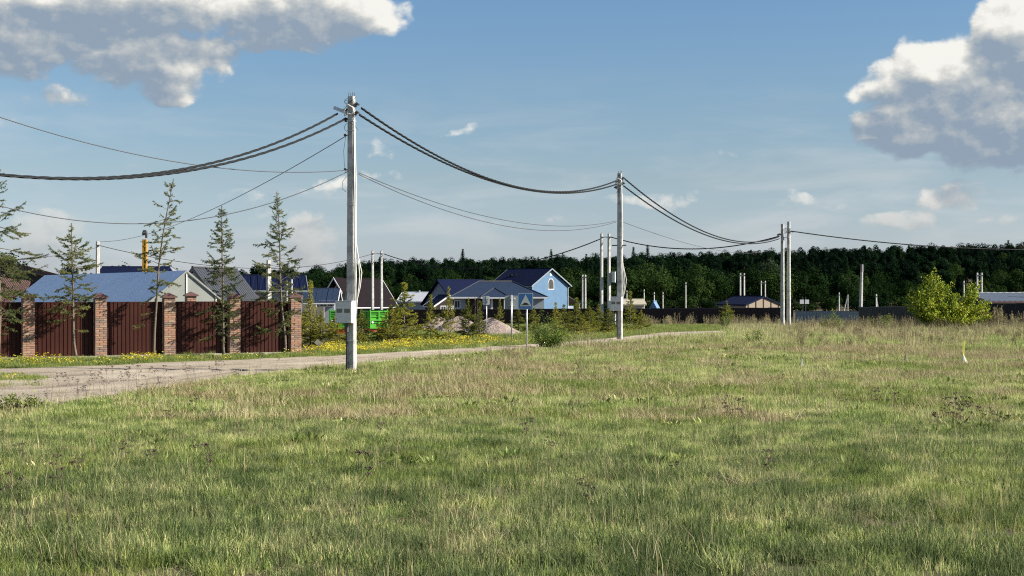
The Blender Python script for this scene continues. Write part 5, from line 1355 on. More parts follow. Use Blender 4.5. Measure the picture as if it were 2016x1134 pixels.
def bare_tree(H, seed):
    r = np.random.default_rng(seed); mb = MB(); mb.tube([(0, 0, -.4), (.2, 0, H * .5), (0, .1, H * .95)], [.16, .10, .03], 5)
    for k in range(46):
        z = H * r.uniform(.35, .93); a = r.uniform(0, 6.28); L = (H - z) * .4 + .8; e = Vector((math.cos(a) * L * .7, math.sin(a) * L * .7, z + L * .75)); s = Vector((0, 0, z)); mb.tube([s, s.lerp(e, .5) + Vector((0, 0, -.1)), e], [.05, .035, .015], 3, caps=False)
        for j in range(7):
            c = s.lerp(e, r.uniform(.35, 1)); mb.tube([c, c + Vector(tuple(r.normal(0, .5, 3))) + Vector((0, 0, .5))], [.02, .008], 3, caps=False)
    return mb.mesh('trunk', M['bark'], True)

# ------------------------------------------------------------------ wooded slope
DEC = [deciduous(13.0, 5.4 + .5 * (i % 3), .2, 300 + i, 16 + 3 * i, 4200, .5) for i in range(5)]
DEC_DARK = [deciduous(15.5, 4.2, 3.0, 320 + i, 16, 2300, .55, 'leaf_forest_dark', shape='tall') for i in range(4)]
UNDER = deciduous(4.5, 4.2, .0, 345, 14, 1500, .5, trunk=.05)
PALE = deciduous(17, 4.8, 3, 340, 18, 2600, .55, 'leaf_pale', shape='tall')
SPR = [forest_spruce(17, 2.7, 350 + i) for i in range(3)]
BARE = [bare_tree(15, 360 + i) for i in range(2)]
def tree_thing(name, label, parts, loc, rz, s, group, names=('trunk', 'crown'), cat='tree'):
    t = thing(name, label, cat, loc, rz, group); t.scale = (s, s, s) if not hasattr(s, '__len__') else s
    for nm, me in zip(names, parts):
        if me: link(nm, me, t)
    return t
def forest():
    r = np.random.default_rng(99)
    # the foremost row: individual trees
    LM = [(480, 'straight thin spruce'), (545, 'tall wide spruce'), (610, 'last brick pillar'), (668, 'timber chalet gable'), (700, 'nearest pole'), (742, 'posts behind the green skip'), (800, 'right end of the chalet roof'), (850, 'navy roofed house'), (905, 'bungalow ridge'), (955, 'small white sign'), (1008, 'grey sign back'), (1040, 'blue house roof'), (1085, 'blue house gable'), (1149, 'two slim pale posts right of the blue house'), (1192, 'pair of white posts'), (1222, 'second power pole'), (1288, 'blue tarpaulin tent'), (1350, 'single thin white post'), (1400, 'far fence left of the beige shed'), (1461, 'navy roof of the beige shed'), (1503, 'gable of the beige shed'), (1548, 'double power pole'), (1584, 'small white boards'), (1640, 'yellow green shrub'), (1697, 'leaning concrete mast'), (1745, 'blue black fence'), (1800, 'left half of the bright green bush'), (1860, 'middle of the bright green bush'), (1930, 'posts above the bright green bush'), (1990, 'grey roofed building at the right edge')]
    used = {}
    x = -.27 * 375
    while x < .40 * 375:
        d = 375 + r.uniform(-7, 7); xx = x + r.uniform(-1, 1); px = CX + F * xx / d
        x += 9.6 * r.uniform(.8, 1.15)
        if px < 440 or px > 2040: continue
        hp = np.interp(px, [0, 560, 760, 1000, 1250, 1420, 1600, 1760, 2016], [.35, .50, .72, .80, .98, 1.02, .98, .62, .45]) * r.uniform(.72, 1.15)
        k = int(r.integers(0, 5)); z = gz(xx, d); nm = min(LM, key=lambda q: abs(q[0] - px)); used[nm[1]] = used.get(nm[1], 0) + 1
        side = ('directly behind' if abs(nm[0] - px) < 14 else ('just left of' if px < nm[0] else 'just right of')) if used[nm[1]] == 1 else 'second to the right of'
        tree_thing('leafy_tree', 'forest edge tree %s the %s' % (side, nm[1]), DEC[k], (xx, d, z - .3), r.uniform(0, 6.28), (hp * 1.12, hp * 1.12, hp), 'leafy trees at the foot of the wooded slope')
    # the pale silvery tree behind the double pole
    p = at(1517, 600, 405); tree_thing('silvery_tree', 'pale silvery green tree standing out before the dark wood, left of the double pole', PALE, (p.x, 405, gz(p.x, 405) - .5), 0, 1.0, None)
    for i, (px, vt, d, lb) in enumerate(((911, 488, 640, 'pointed dark spruce crown breaking the skyline above the timber chalet and bungalow'), (1275, 480, 650, 'broad dark spruce top on the skyline just right of the second power pole'), (1247, 484, 655, 'small pointed spruce top on the skyline beside the second power pole'), (1085, 489, 660, 'pointed spruce top on the skyline above the blue house'))):
        a = at(px, vt, d); z0 = gz(a.x, d); s = (a.z - z0) / 17
        tree_thing('skyline_spruce', lb, SPR[i % 3], (a.x, d, z0), i, (max(s, .9), max(s, .9), s), None)
    # the mass of the wood
    pts, rot, scl, idx = [], [], [], []
    protos = [bpy.data.meshes[m.name] for _, m in DEC] + [m for _, m in DEC_DARK] + [m for _, m in SPR] + [BARE[0], BARE[1]] + [UNDER[1]]
    for row, (d0, sp, hs) in enumerate(((393, 8.5, 1.0), (412, 9, 1.08), (430, 9, 1.12))):
        x = -.42 * d0
        while x < .48 * d0:
            px = CX + F * x / d0; hp = np.interp(px, [0, 560, 760, 1000, 1250, 1420, 1600, 1760, 2016], [.35, .50, .72, .80, .98, 1.02, .98, .62, .45]) * hs * r.uniform(.7, 1.15)
            xx = x + r.uniform(-2, 2); dd = d0 + r.uniform(-5, 5); pts.append((xx, dd, gz(xx, dd) - .3)); rot.append((0, 0, r.uniform(0, 6.28))); scl.append((hp * 1.1, hp * 1.1, hp)); idx.append(int(r.integers(0, 5)))
            x += sp * r.uniform(.8, 1.2)
    x = -150
    while x < 150:
        pts.append((x, 366 + r.uniform(-3, 3), gz(x, 366) - .2)); rot.append((0, 0, r.uniform(0, 6.28))); scl.append((1, 1, r.uniform(.6, 1.1))); idx.append(14); x += 5.5 * r.uniform(.8, 1.3)
    d = 445.0
    while d < 760:
        x = -.46 * d
        while x < .52 * d:
            xx = x + r.uniform(-2.5, 2.5); dd = d + r.uniform(-4, 4); u = (dd - 440) / 300
            q = r.random(); k = int(r.integers(0, 5)) if q > .35 + 1.1 * u else int(5 + r.integers(0, 4))
            if r.random() < .06 * (1 - u) + .035: k = int(9 + r.integers(0, 3))
            if u > .8 and r.random() < .05: k = int(12 + r.integers(0, 2))
            s = r.uniform(.62, 1.15) * (.92 if k < 9 else .80)
            if u > .85: s *= r.uniform(.85, 1.12)
            pts.append((xx, dd, gz(xx, dd) - .3)); rot.append((0, 0, r.uniform(0, 6.28))); scl.append((s, s, s)); idx.append(k)
            x += 7.2 * r.uniform(.75, 1.25)
        d += 8.5
    scatter('forest', pts, rot, scl, idx, protos, 'dark wood covering the long slope behind the village', 'forest')
    print('forest', len(pts))
forest()
# trees rising behind the buildings on the left
for i, (px, vt, d, k, sc_) in enumerate(((20, 470, 150, 0, 1.0), (60, 520, 190, 1, 1), (92, 528, 200, 2, 1), (130, 530, 210, 3, 1), (215, 520, 230, 1, 1), (246, 499, 240, 4, .7), (170, 528, 230, 0, .9), (300, 530, 260, 2, .9), (388, 509, 210, 3, .55), (440, 525, 240, 4, .8), (480, 520, 250, 1, .8), (535, 512, 270, 2, .8), (590, 520, 280, 0, .9))):
    a = at(px, vt, d); z0 = gz(a.x, d); s = (a.z - z0) / 13.3
    labs = ['tall green leafy tree behind the spruce at the left edge', 'dark round tree over the eaves of the brown house', 'second dark tree over the brown house roof, right of the round one', 'low tree behind the ridge left of the slim concrete post', 'dark tree just right of the slim concrete post', 'tall bushy tree between the slim concrete post and the yellow mast', 'low tree behind the slim concrete post', 'distant low tree behind the leaning spruce', 'narrow dark tree rising behind the charcoal roof', 'dark tree left of the grey post, behind the straight spruce', 'dark tree behind the pale bungalow with the navy roof', 'dark tree behind the grey post seen through the spruce', 'low tree behind the last brick pillar']
    tree_thing('leafy_tree', labs[i], DEC[k], (a.x, d, z0 - .2), i * 1.3, (s * sc_, s * sc_, s), 'trees behind the buildings on the left')

# ------------------------------------------------------------------ thin spruces in front of the brick fence
def fence_tree(label, px_pts, off, prof, seed, **kw):
    """px_pts: the course of the trunk measured on the photo, base first"""
    px0 = px_pts[0][0]; s_ = s_of_px(px0); b = fpt(s_, -off); b.z = gz(b.x, b.y); d = b.y
    T = []
    zbase = at(px_pts[0][0], px_pts[0][1], d).z
    for (px, v) in px_pts: p = at(px, v, d); T.append((p.x - b.x, (random.uniform(-.06, .06) if v != px_pts[0][1] else 0), p.z - zbase if v != px_pts[0][1] else -.1))
    # resample evenly
    L = [0]
    for i in range(1, len(T)): L.append(L[-1] + (Vector(T[i]) - Vector(T[i - 1])).length)
    even = []
    for k in range(13):
        q = L[-1] * k / 12; i = max(j for j in range(len(L)) if L[j] <= q + 1e-6); i = min(i, len(L) - 2); u = (q - L[i]) / (L[i + 1] - L[i]); even.append(tuple(Vector(T[i]).lerp(Vector(T[i + 1]), u)))
    w_, f_ = conifer(even, kw.pop('radii', (.055, .012)), prof, seed, **kw)
    return tree_thing('thin_spruce', label, (w_, f_), b, 0, 1.0, 'thin spruces along the brick pillared fence', ('trunk', 'foliage'))
pw = lambda xs, ys: (lambda t: float(np.interp(t, xs, ys)))
PI = math.pi
fence_tree('bushy old spruce at the left edge of the picture, boughs reaching in', [(-4, 712), (1, 600), (-4, 480), (-8, 318)], .9, pw([0, .12, .2, .3, .45, .6, .7, .85, 1], [0, 0, .7, 1.3, 1.35, 1.15, .9, .5, .05]), 11, whorl=.15, per=6, elev=(-.05, .35), radii=(.06, .012), dens=.65, per_m=210, gap=lambda t: .42 if t > .25 else .6)
fence_tree('short spruce before the second brick bay, its trunk bent at the foot', [(152, 706), (145, 670), (144, 600), (144, 540), (140, 437)], 1.0, pw([0, .28, .32, .42, .5, .6, .7, .84, .93, 1], [0, 0, .45, .75, .45, .62, .88, .55, .10, .02]), 12, whorl=.16, per=5, elev=(-.1, .75), gap=lambda t: .45 if t < .45 else (.10 if t < .78 else .3), per_m=250,
    extra=[(.42, PI, 1.0, -.1, .3), (.47, PI + .3, .9, .0, .4), (.40, 0, .9, .15, .2), (.33, PI - .2, .9, -.3, .2), (.24, -.2, .55, -.4, .2), (.53, .1, .8, .1, .2)])
fence_tree('tall leaning spruce with a sparse crown, in the third brick bay', [(303, 704), (303, 660), (308, 590), (313, 520), (322, 450), (342, 352)], 1.0, pw([0, .33, .37, .5, .62, .75, .86, .96, 1], [0, 0, .35, .65, .62, .55, .48, .22, .04]), 13, whorl=.20, per=5, elev=(-.2, .8), gap=lambda t: .34, per_m=250,
    extra=[(.22, PI, .85, -.1, .4), (.27, PI + .3, .5, -.2, .4), (.53, PI, 1.0, .15, .2), (.62, PI - .2, 1.0, .1, .3), (.45, .0, .8, -.1, .2), (.70, .1, .6, .1, .1), (.78, PI, .75, .2, .1), (.36, PI + .2, .6, -.1, .3)])
fence_tree('straight thin spruce with a dense narrow top, beside the brick pillar', [(440, 701), (439, 600), (438, 500), (436, 404)], 1.0, pw([0, .10, .14, .3, .42, .5, .60, .66, .70, .8, .9, 1], [0, 0, .12, .5, .45, .55, .70, .20, .42, .42, .28, .03]), 14, whorl=.14, per=6, elev=(-.1, .55), gap=lambda t: .50 if .60 < t < .69 else (.28 if t < .5 else .04), per_m=250,
    extra=[(.20, PI, .9, -.15, .4), (.34, PI + .1, 1.0, .0, .2), (.30, PI - .2, .9, -.2, .2), (.36, 0, .9, .35, .1), (.22, 0, .6, .1, .2), (.63, PI, .75, -.05, .1), (.16, .2, .6, -.1, .2), (.46, 0, .75, .5, .1)])
fence_tree('tall wide spruce before the last brick bay with a curved lower trunk', [(559, 699), (563, 672), (556, 620), (552, 560), (551, 480), (545, 377)], 1.0, pw([0, .13, .17, .28, .42, .55, .66, .78, .9, 1], [0, 0, .3, .75, .85, .72, .62, .50, .24, .04]), 15, whorl=.16, per=5, elev=(-.15, .8), gap=lambda t: .22 if t > .45 else .35, per_m=250,
    extra=[(.22, PI, 1.15, -.15, .3), (.17, PI + .2, 1.0, -.2, .35), (.30, PI - .3, .9, -.1, .3), (.28, 0, .7, -.4, .2), (.40, PI, .9, .0, .3), (.70, PI, .95, .1, .2), (.55, PI + .2, 1.0, .1, .3), (.60, .1, .8, .0, .4)])

# ------------------------------------------------------------------ young spruces beyond the road
YS = []
def young(seed, H, Rm, leader, **kw):
    T = [(0, 0, -.1), (.01, .0, H * .4), (-.01, .01, H * .75), (.0, 0, H)]
    f = 1 - leader / H
    return conifer(T, (.035, .008), lambda t: (Rm * (1 - (t / f))**.75 * (.75 + .25 * min(1, t * 8)) + .02 if t < f * .985 else .07), seed, whorl=.15, per=6, elev=(.10, .80), jag=.5, droop=.15, per_m=200, ln=.060, wd=.018, mat='needle_young', dens=.85, **kw)
for sd_, H, Rm, ld in ((21, 2.4, .85, .35), (22, 2.4, 1.0, .45), (23, 2.4, .75, .55), (24, 2.4, 1.1, .30), (25, 2.4, .9, .5), (26, 2.4, .55, .7)):
    YS.append(young(sd_, H, Rm, ld))
SPRUCES = [  # px, base v, top v, shape, depth, words
    (611, 688, 552, 5, 58.5, 'slender young spruce with a tall bare leader right beside the last brick pillar'),
    (632, 690, 612, 1, 58.0, 'low bushy young spruce just behind the card on a stake'),
    (660, 690, 622, 3, 58.5, 'low dense young spruce left of the nearest pole'),
    (600, 686, 610, 3, 61, 'dense young spruce touching the last brick pillar'),
    (712, 686, 610, 0, 61, 'young spruce just right of the nearest pole, before the green skip'),
    (694, 690, 640, 3, 59, 'low young spruce directly behind the nearest pole'),
    (770, 684, 600, 3, 60, 'dense young spruce right of the sunlit green skip'),
    (796, 682, 556, 4, 61, 'tall young spruce with forked leaders, second right of the green skip'),
    (752, 684, 640, 1, 60, 'low young spruce in front of the sunlit green skip'),
    (848, 678, 580, 4, 63, 'young spruce before the leftmost heap of crushed stone'),
    (883, 678, 566, 2, 63, 'young spruce with a tall leader between the left and middle heaps'),
    (922, 677, 586, 1, 64, 'young spruce before the middle heap of crushed stone'),
    (945, 676, 592, 5, 64.5, 'young spruce in front of the small white sign'),
    (984, 664, 588, 2, 78, 'slim young spruce behind the large stone heap, left of the grey sign back'),
    (1021, 662, 604, 4, 79, 'young spruce seen between the two road sign posts'),
    (1050, 662, 606, 0, 79, 'young spruce just right of the blue sign, behind the willow bush'),
    (1110, 666, 600, 0, 74, 'young spruce right of the willow bush'),
    (1135, 664, 586, 4, 76, 'tall young spruce midway between the willow bush and the second pole'),
    (1160, 664, 602, 3, 75, 'broad young spruce left of the pair of white posts'),
    (1178, 662, 598, 1, 77, 'young spruce at the foot of the left white post'),
    (1198, 663, 606, 3, 76, 'dense young spruce at the foot of the white posts'),
    (1241, 659, 574, 2, 82, 'young spruce with a tall leader right of the second power pole'),
    (1262, 655, 610, 1, 84, 'small young spruce right of the second power pole, next to the taller one'),
    (1094, 668, 596, 2, 72, 'young spruce directly behind the willow bush'),
    (1146, 668, 626, 3, 71, 'low young spruce before the taller one left of the white posts'),
    (1431, 632, 592, 1, 128, 'small spruce against the far sheet metal fence'),
]
for px, vb, vt, k, d, lb in SPRUCES:
    a, b = at(px, vt, d), at(px, vb, d); z0 = gz(a.x, d); h = a.z - z0; s = h / 2.4; sw = max(s, .70) * random.uniform(1.1, 1.3)
    if k == 5: sw = 1.15
    if 840 < px < 1000: sw *= .66
    tree_thing('young_spruce', lb, YS[k], (a.x, d, z0), random.uniform(0, 6.28), (sw, sw, s), 'young spruces beyond the road', ('trunk', 'foliage'))

# ------------------------------------------------------------------ bushes
def bush(name, label, px, v, d, clumps, nst, leaf, mat, seed, nl, bark='bark_dark', rz=0):
    """clumps: (dx, dy, height, radius, top sharpness) in metres around the base"""
    r = np.random.default_rng(seed); c = at(px, v, d); z0 = gz(c.x, d); mb = MB(); P = []
    for (dx, dy, h, rad) in clumps:
        for k in range(nst):
            a = r.uniform(0, 6.28); q = r.random()**.6 * rad; top = h * (1 - .62 * (q / rad)**1.6) * r.uniform(.80, 1.07)
            e = Vector((dx + q * math.cos(a), dy + q * math.sin(a), top)); s = Vector((dx * .35 + r.normal(0, .10), dy * .35 + r.normal(0, .1), 0)); m1 = s.lerp(e, .5) + Vector((0, 0, top * .06))
            pts = [s, s.lerp(m1, .5), m1, m1.lerp(e, .5) + Vector((0, 0, .03)), e]
            mb.tube(pts, [.016, .013, .009, .006, .003], 3, caps=False)
            n = int(nl * r.uniform(.7, 1.3)); t = .16 + .84 * r.random(n)**.75
            for tt in t:
                w_ = tt * 4; i = min(int(w_), 3); bp = pts[i].lerp(pts[i + 1], w_ - i); sp = (.05 + .22 * rad * (1 - tt)**.6)
                P.append((bp.x + r.normal(0, sp), bp.y + r.normal(0, sp), max(.03, bp.z + r.normal(0, sp * .6))))
    V, Fc = leaves(np.array(P), leaf, r)
    return tree_thing(name, label, (mb.mesh('stems', M[bark], True), fast_mesh('foliage', V, Fc, M[mat])), (c.x, d, z0), rz, 1.0, None, ('stems', 'foliage'), 'bush')
bush('green_bush', 'large bright yellow green bush before the black fence on the right', 1850, 645, 93, [(-.75, 0, 3.95, 1.15), (-.2, .3, 3.9, 1.2), (.5, 0, 3.3, 1.2), (1.3, .1, 2.6, 1.1), (2.1, 0, 3.1, 1.0), (2.75, .2, 3.0, .85), (-1.5, .2, 3.0, 1.0), (-.6, -.6, 2.4, 1.2), (.9, -.7, 1.9, 1.3), (2.2, -.5, 2.0, 1.1)], 24, .13, 'leaf_bush', 31, 105)
bush('willow_bush', 'light green leafy willow bush right of the blue sign', 1073, 690, 55.5, [(0, 0, 1.75, .50), (-.35, .1, 1.35, .55), (.4, 0, 1.30, .6), (.0, -.3, .9, .8), (.75, 0, .9, .5)], 15, .055, 'leaf_willow', 32, 46)
bush('green_shrub', 'loose yellow green shrub left of the dark blue black fence', 1640, 650, 88, [(0, 0, 1.55, .5), (-.5, 0, 1.0, .45), (.5, .1, .85, .5)], 14, .07, 'leaf_willow', 33, 26)
bush('green_shrub', 'loose yellow green shrub before the blue black fence, left of the big bush', 1735, 650, 88, [(0, 0, 1.05, .5), (-.6, 0, .9, .45), (.5, .1, 1.2, .35)], 14, .07, 'leaf_willow', 34, 24)
bush('green_shrub', 'small green shrub beside the road end, left of the double pole', 1432, 640, 96, [(0, 0, 1.35, .35), (-.3, 0, .8, .35)], 12, .07, 'leaf_willow', 35, 30)
bush('green_shrub', 'low yellow green shrub in the meadow right of the road end', 1490, 690, 60, [(0, 0, .75, .35), (-.5, 0, .55, .3)], 9, .05, 'leaf_willow', 36, 26)
bush('green_shrub', 'dark leafy weed clump at the road edge in the lower left', 40, 808, 26.8, [(0, 0, .42, .3), (-.35, 0, .34, .25), (.3, 0, .26, .22)], 11, .055, 'grass_fresh', 37, 26)
bush('dark_shrub', 'thin dark purplish sapling rising before the pale bungalow', 938, 668, 72, [(0, 0, 2.75, .28), (.0, 0, 1.8, .4)], 7, .045, 'weed', 38, 9)

# ------------------------------------------------------------------ dandelions, weeds
def flower_tuft(seed, k, h0, h1, rad, s):
    r = np.random.default_rng(seed); V, T = [], []
    for i in range(k):
        a = r.uniform(0, 6.28); q = rad * math.sqrt(r.random()); x, y, h = q * math.cos(a), q * math.sin(a), r.uniform(h0, h1); tx, ty = r.normal(.15, .35), r.normal(-.25, .35); o = len(V); V.append((x, y, h + s * .5))
        for j in range(7): b = j * 2 * math.pi / 7; V.append((x + s * math.cos(b), y + s * math.sin(b), h + s * (tx * math.cos(b) + ty * math.sin(b))))
        for j in range(7): T.append((o, o + 1 + j, o + 1 + (j + 1) % 7))
    return fast_mesh('flowers', V, T, M['yellow'])
FL = [flower_tuft(70 + i, 7, .08, .26, .28, .026) for i in range(4)]
def flowers():
    pts = []
    r = np.random.default_rng(5)
    def band(n, x0, x1, lo_, hi_, clump):
        c = 0; k = 0
        while c < n and k < n * 30:
            k += 1; px = r.uniform(x0, x1); v = r.uniform(lo_(px), hi_(px)); p = on_ground(px, v)
            if float(vnoise(p.x, p.y, 1.1, 12)) * .6 + float(vnoise(p.x, p.y, .45, 15)) * .4 < clump: continue
            pts.append(tuple(p)); c += 1
    road_hi = lambda px: float(np.interp(px, HIx, HIy))
    band(430, 640, 985, lambda q: road_hi(q) - 19, lambda q: road_hi(q) - 5, .40)
    band(60, 590, 660, lambda q: road_hi(q) - 14, lambda q: road_hi(q) - 4, .45)
    band(60, 985, 1240, lambda q: road_hi(q) - 14, lambda q: road_hi(q) - 3, .50)
    band(60, -20, 150, lambda q: 711, lambda q: road_hi(q) - 2, .55)
    band(36, 235, 315, lambda q: 708, lambda q: road_hi(q) - 1, .45)
    band(26, 150, 590, lambda q: road_hi(q) - 8, lambda q: road_hi(q) - 1, .55)
    band(5, 15, 40, lambda q: 743, lambda q: 752, .0)
    n = len(pts); rot = np.zeros((n, 3)); rot[:, 2] = r.uniform(0, 6.28, n); s = r.uniform(.6, 1.2, (n, 1)) * np.ones((1, 3))
    scatter('dandelions', pts, rot, s, r.integers(0, 4, n), FL, 'yellow dandelions and cowslips flowering along the far verge', 'flowers')
flowers()
def dry_stalk(seed, H=1.0, kind='umbel'):
    r = np.random.default_rng(seed); mb = MB(); lx, ly = r.normal(0, .10, 2)
    pts = [(0, 0, -.03), (lx * .3, ly * .3, H * .4), (lx, ly, H)]; mb.tube(pts, [.0045, .0035, .002], 3, caps=False)
    tops = [(Vector(pts[-1]), .05)]
    for k in range(r.integers(3, 7)):
        z = r.uniform(.62, .95); a = r.uniform(0, 6.28); b = Vector(pts[1]).lerp(Vector(pts[2]), (z - .4) / .6); e = b + Vector((math.cos(a) * .11, math.sin(a) * .11, .12)) * H; mb.tube([b, e], [.0025, .0018], 3, caps=False); tops.append((e, .035))
    for c, s in tops:
        for j in range(9):
            a = r.uniform(0, 6.28); q = s * math.sqrt(r.random()); e = c + Vector((q * math.cos(a), q * math.sin(a), .025 + r.uniform(0, .014))); mb.tube([c, e], .0014, 3, caps=False); mb.box(e, (.013, .013, .009))
    return mb.mesh('dry_stalk', M['dead_stem'])
STK = [dry_stalk(500 + i) for i in range(6)]
def stalk(px, v, h, label, group, lean=0):
    b = on_ground(px, v); o = link('dry_umbel', random.choice(STK), None, b); o.scale = (max(.7, h), max(.7, h), h); o.rotation_euler = (random.gauss(0, .06), lean + random.gauss(0, .06), random.uniform(0, 6.28)); tag(o, label, 'dry weed', group); return o
random.seed(21)
for i in range(46): 
    px = random.triangular(20, 640, 230); lo_ = float(np.interp(px, LOx, LOy)); stalk(px, lo_ + random.uniform(2, 22), random.uniform(.32, .72), 'dead brown umbel stalk on the meadow edge, %s' % ('at the far left' if px < 130 else 'below the bent spruce' if px < 240 else 'below the leaning spruce' if px < 370 else 'below the straight thin spruce' if px < 500 else 'close to the nearest pole'), 'dead umbel stalks along the road edge')
for px, v, h, ln_ in ((1448, 884, .72, .02), (1455, 880, .66, .0), (1460, 885, .55, .1), (1440, 886, .60, -.1)): stalk(px, v, h, 'dead umbel stalk in the small cluster in the middle right of the meadow', 'dead umbel stalks, middle right cluster', ln_)
for px, v, h, ln_ in ((1840, 917, .62, -.42), (1870, 920, .70, -.3), (1898, 925, .85, -.02), (1905, 925, .80, 0), (1921, 922, .78, .0), (1885, 905, .72, -.05), (1935, 905, .6, .05), (1950, 890, .55, .1), (1975, 900, .5, .1), (1862, 880, .5, -.1)): stalk(px, v, h, 'dead umbel stalk in the tall cluster at the right of the meadow', 'dead umbel stalks, right cluster', ln_)
for px, v, h, ln_ in ((1725, 845, .6, .05), (1738, 850, .66, .0), (1760, 862, .72, 0), (1764, 858, .6, 0), (1680, 835, .5, .1), (1140, 775, .55, 0), (1146, 770, .6, 0), (1052, 965, .7, .0), (1078, 950, .5, -.35), (720, 905, .5, -.3), (780, 870, .4, .2), (120, 1010, .5, .1), (60, 985, .55, .1), (220, 990, .55, .1), (300, 1000, .5, 0), (420, 1060, .75, .0), (440, 1000, .5, .1), (330, 870, .5, .0), (385, 905, .8, .0), (700, 1120, .8, 0), (90, 1110, .8, -.35), (150, 1120, .8, -.3), (1340, 1000, .4, 0), (1520, 1010, .6, .1), (1185, 1100, .6, -.2)): stalk(px, v, h, 'lone dead weed stalk in the %s of the meadow, %s' % ('foreground' if v > 1050 else ('near part' if v > 940 else 'middle' if v > 840 else 'far part'), 'far left' if px < 250 else 'left' if px < 600 else 'left of centre' if px < 900 else 'at the centre' if px < 1150 else 'right of centre' if px < 1600 else 'on the right'), 'lone dead weed stalks in the meadow', ln_)
def herb(seed):
    r = np.random.default_rng(seed); P, V, T = 0, [], []
    for k in range(26):
        a = r.uniform(0, 6.28); q = .16 * math.sqrt(r.random()); L = r.uniform(.07, .16); w_ = L * r.uniform(.18, .34); el = r.uniform(.4, 1.3); b = np.array([q * math.cos(a), q * math.sin(a), .02]); d = np.array([math.cos(a) * math.cos(el), math.sin(a) * math.cos(el), math.sin(el)]); sd = np.array([-math.sin(a), math.cos(a), 0]) * w_ / 2
        o = len(V); V += [b, b + d * L * .5 + sd, b + d * L * .5 - sd, b + d * L + np.array([0, 0, -.03])]; T += [(o, o + 1, o + 3), (o, o + 3, o + 2)]
    return fast_mesh('herb', V, T, M['grass_fresh'] if seed % 3 else M['grass'])
def tussock(seed): return tuft('tussock', 80, .12, .10, .20, .005, M['grass'] if seed % 2 else M['grass_fresh'], lean=.45, seed=seed)
def mat_(seed): return tuft('straw_mat', 90, .26, .14, .32, .005, M['straw'], lean=1.0, seed=seed, flat=.9)
def herbs():
    r = np.random.default_rng(77); pr = [herb(700 + i) for i in range(5)] + [tussock(720 + i) for i in range(4)] + [mat_(740 + i) for i in range(3)]; P, I, S = [], [], []
    for _ in range(4200):
        y = math.sqrt(r.random() * (62**2 - 9.5**2) + 9.5**2); x = r.uniform(-1, 1) * (y * .40 + 2)
        if bool(in_road(np.array([x]), np.array([y]))[0]) or (x < -7.4 and y > fence_y(x) - .8): continue
        c1, c2, c3 = float(vnoise(x, y, 1.3, 31)), float(vnoise(x, y, 1.7, 35)), float(vnoise(x, y, 1.0, 39))
        if y < 17 and c1 > .66: continue
        if c1 > .70: k = int(r.integers(0, 5))
        elif c2 > .60: k = 5 + int(r.integers(0, 4))
        elif c3 > .74 and y < 40: k = 9 + int(r.integers(0, 3))
        else: continue
        P.append((x, y, gz(x, y))); I.append(k); S.append(r.uniform(.7, 1.3) * (1 + y * .006))
    n = len(P); rot = np.stack([r.normal(0, .08, n), r.normal(0, .08, n), r.uniform(0, 6.28, n)], 1); S = np.array(S)[:, None] * np.ones((1, 3))
    scatter('meadow_herbs', P, rot, S, I, pr, 'leafy herbs, tussocks and flattened straw among the meadow grass', 'meadow plants')
herbs()
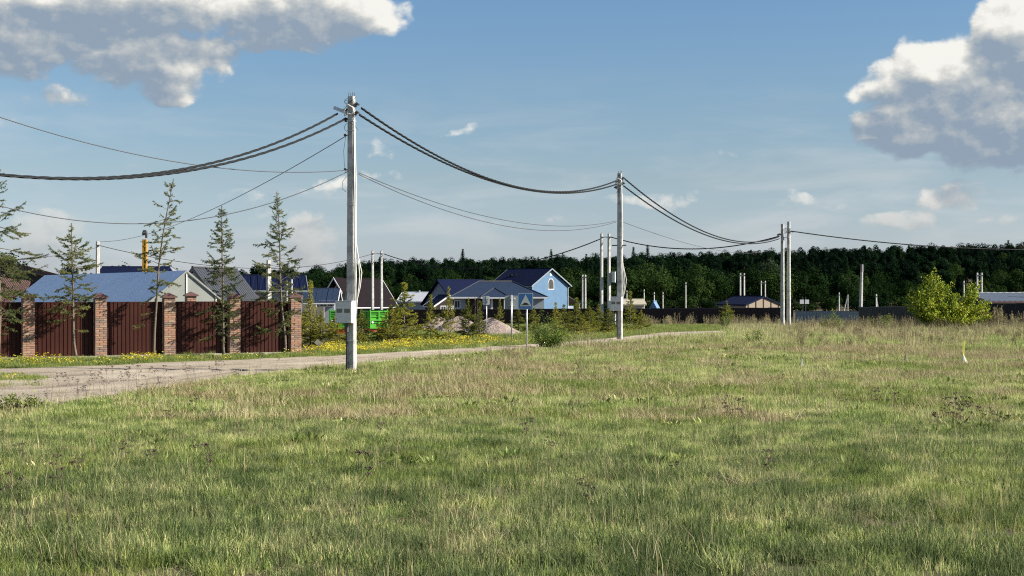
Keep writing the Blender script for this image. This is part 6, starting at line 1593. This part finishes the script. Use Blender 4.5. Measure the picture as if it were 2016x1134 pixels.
# tall dry weeds by the far fences
def weed_tuft(seed, H, n=16):
    r = np.random.default_rng(seed); mb = MB(); 
    for k in range(n):
        a = r.uniform(0, 6.28); q = .3 * math.sqrt(r.random()); b = Vector((q * math.cos(a), q * math.sin(a), 0)); h = H * r.uniform(.5, 1.1); l = Vector((r.normal(0, .14), r.normal(0, .14), 0)) * h
        mb.tube([b, b + l * .4 + Vector((0, 0, h * .5)), b + l + Vector((0, 0, h))], [.007, .006, .003], 3, caps=False)
        for j in range(9):
            t = r.uniform(.45, 1); c = b + l * t * t + Vector((0, 0, h * t)); e = c + Vector((r.normal(0, .05), r.normal(0, .05), r.uniform(.03, .12))); mb.tube([c, e], [.008, .003], 3, caps=False)
    return mb.mesh('weeds', M['weed'])
WT = [weed_tuft(600 + i, 1.0) for i in range(5)]
def weeds():
    r = np.random.default_rng(8); P, S = [], []
    def patch(n, x0, x1, y0, y1, h0, h1, f=None):
        c = 0
        for _ in range(n * 6):
            if c >= n: break
            px = r.uniform(x0, x1); y = r.uniform(y0, y1); x = (px - CX) / F * y
            if float(vnoise(x, y, 2.0, 22)) < (.42 if f is None else f): continue
            P.append((x, y, gz(x, y))); S.append(r.uniform(h0, h1)); c += 1
    patch(90, 1265, 1560, 118, 134, .4, 1.15)
    patch(95, 1570, 1900, 84, 99, .4, .95, .35)
    patch(40, 1900, 2060, 84, 95, .3, .7, .35)
    patch(110, 1540, 2060, 55, 84, .3, .65, .45)
    patch(16, 1900, 2060, 93, 98, .9, 1.5, .3)
    patch(12, 960, 1050, 45, 50, .3, .5, .3)
    n = len(P); rot = np.stack([r.normal(0, .08, n), r.normal(0, .08, n), r.uniform(0, 6.28, n)], 1); S = np.array(S)
    scatter('dry_weeds', P, rot, np.stack([S * .9, S * .9, S], 1), r.integers(0, 5, n), WT, 'tall dry brownish weeds before the far fences and in the meadow on the right', 'dry weeds')
weeds()
# chippings along the near road edge and loose stones on the road
def stones():
    r = np.random.default_rng(3); P, S = [], []
    pr = []
    for k in range(4):
        bm = bmesh.new(); bmesh.ops.create_icosphere(bm, subdivisions=1, radius=1.0)
        for v_ in bm.verts: v_.co *= r.uniform(.7, 1.15); v_.co.z *= .6
        me = bpy.data.meshes.new('stone'); bm.to_mesh(me); bm.free(); me.materials.append(M['gravel']); pr.append(me)
    for _ in range(1500):
        px = r.uniform(60, 420); v = float(np.interp(px, LOx, LOy)) + r.normal(-2, 3); p = on_ground(px, v); P.append((p.x, p.y, p.z + .04)); S.append(r.uniform(.012, .035))
    for _ in range(2200):
        px = r.uniform(-20, 900); a = float(np.interp(px, HIx, HIy)); b = float(np.interp(px, LOx, LOy)); p = on_ground(px, a + (b - a) * r.random()); P.append((p.x, p.y, p.z + .05)); S.append(r.uniform(.008, .022))
    n = len(P); rot = r.uniform(0, 6.28, (n, 3)); S = np.array(S)[:, None] * np.ones((1, 3))
    scatter('chippings', P, rot, S, r.integers(0, 4, n), pr, 'pale stone chippings scattered over and along the gravel road', 'gravel')
stones()
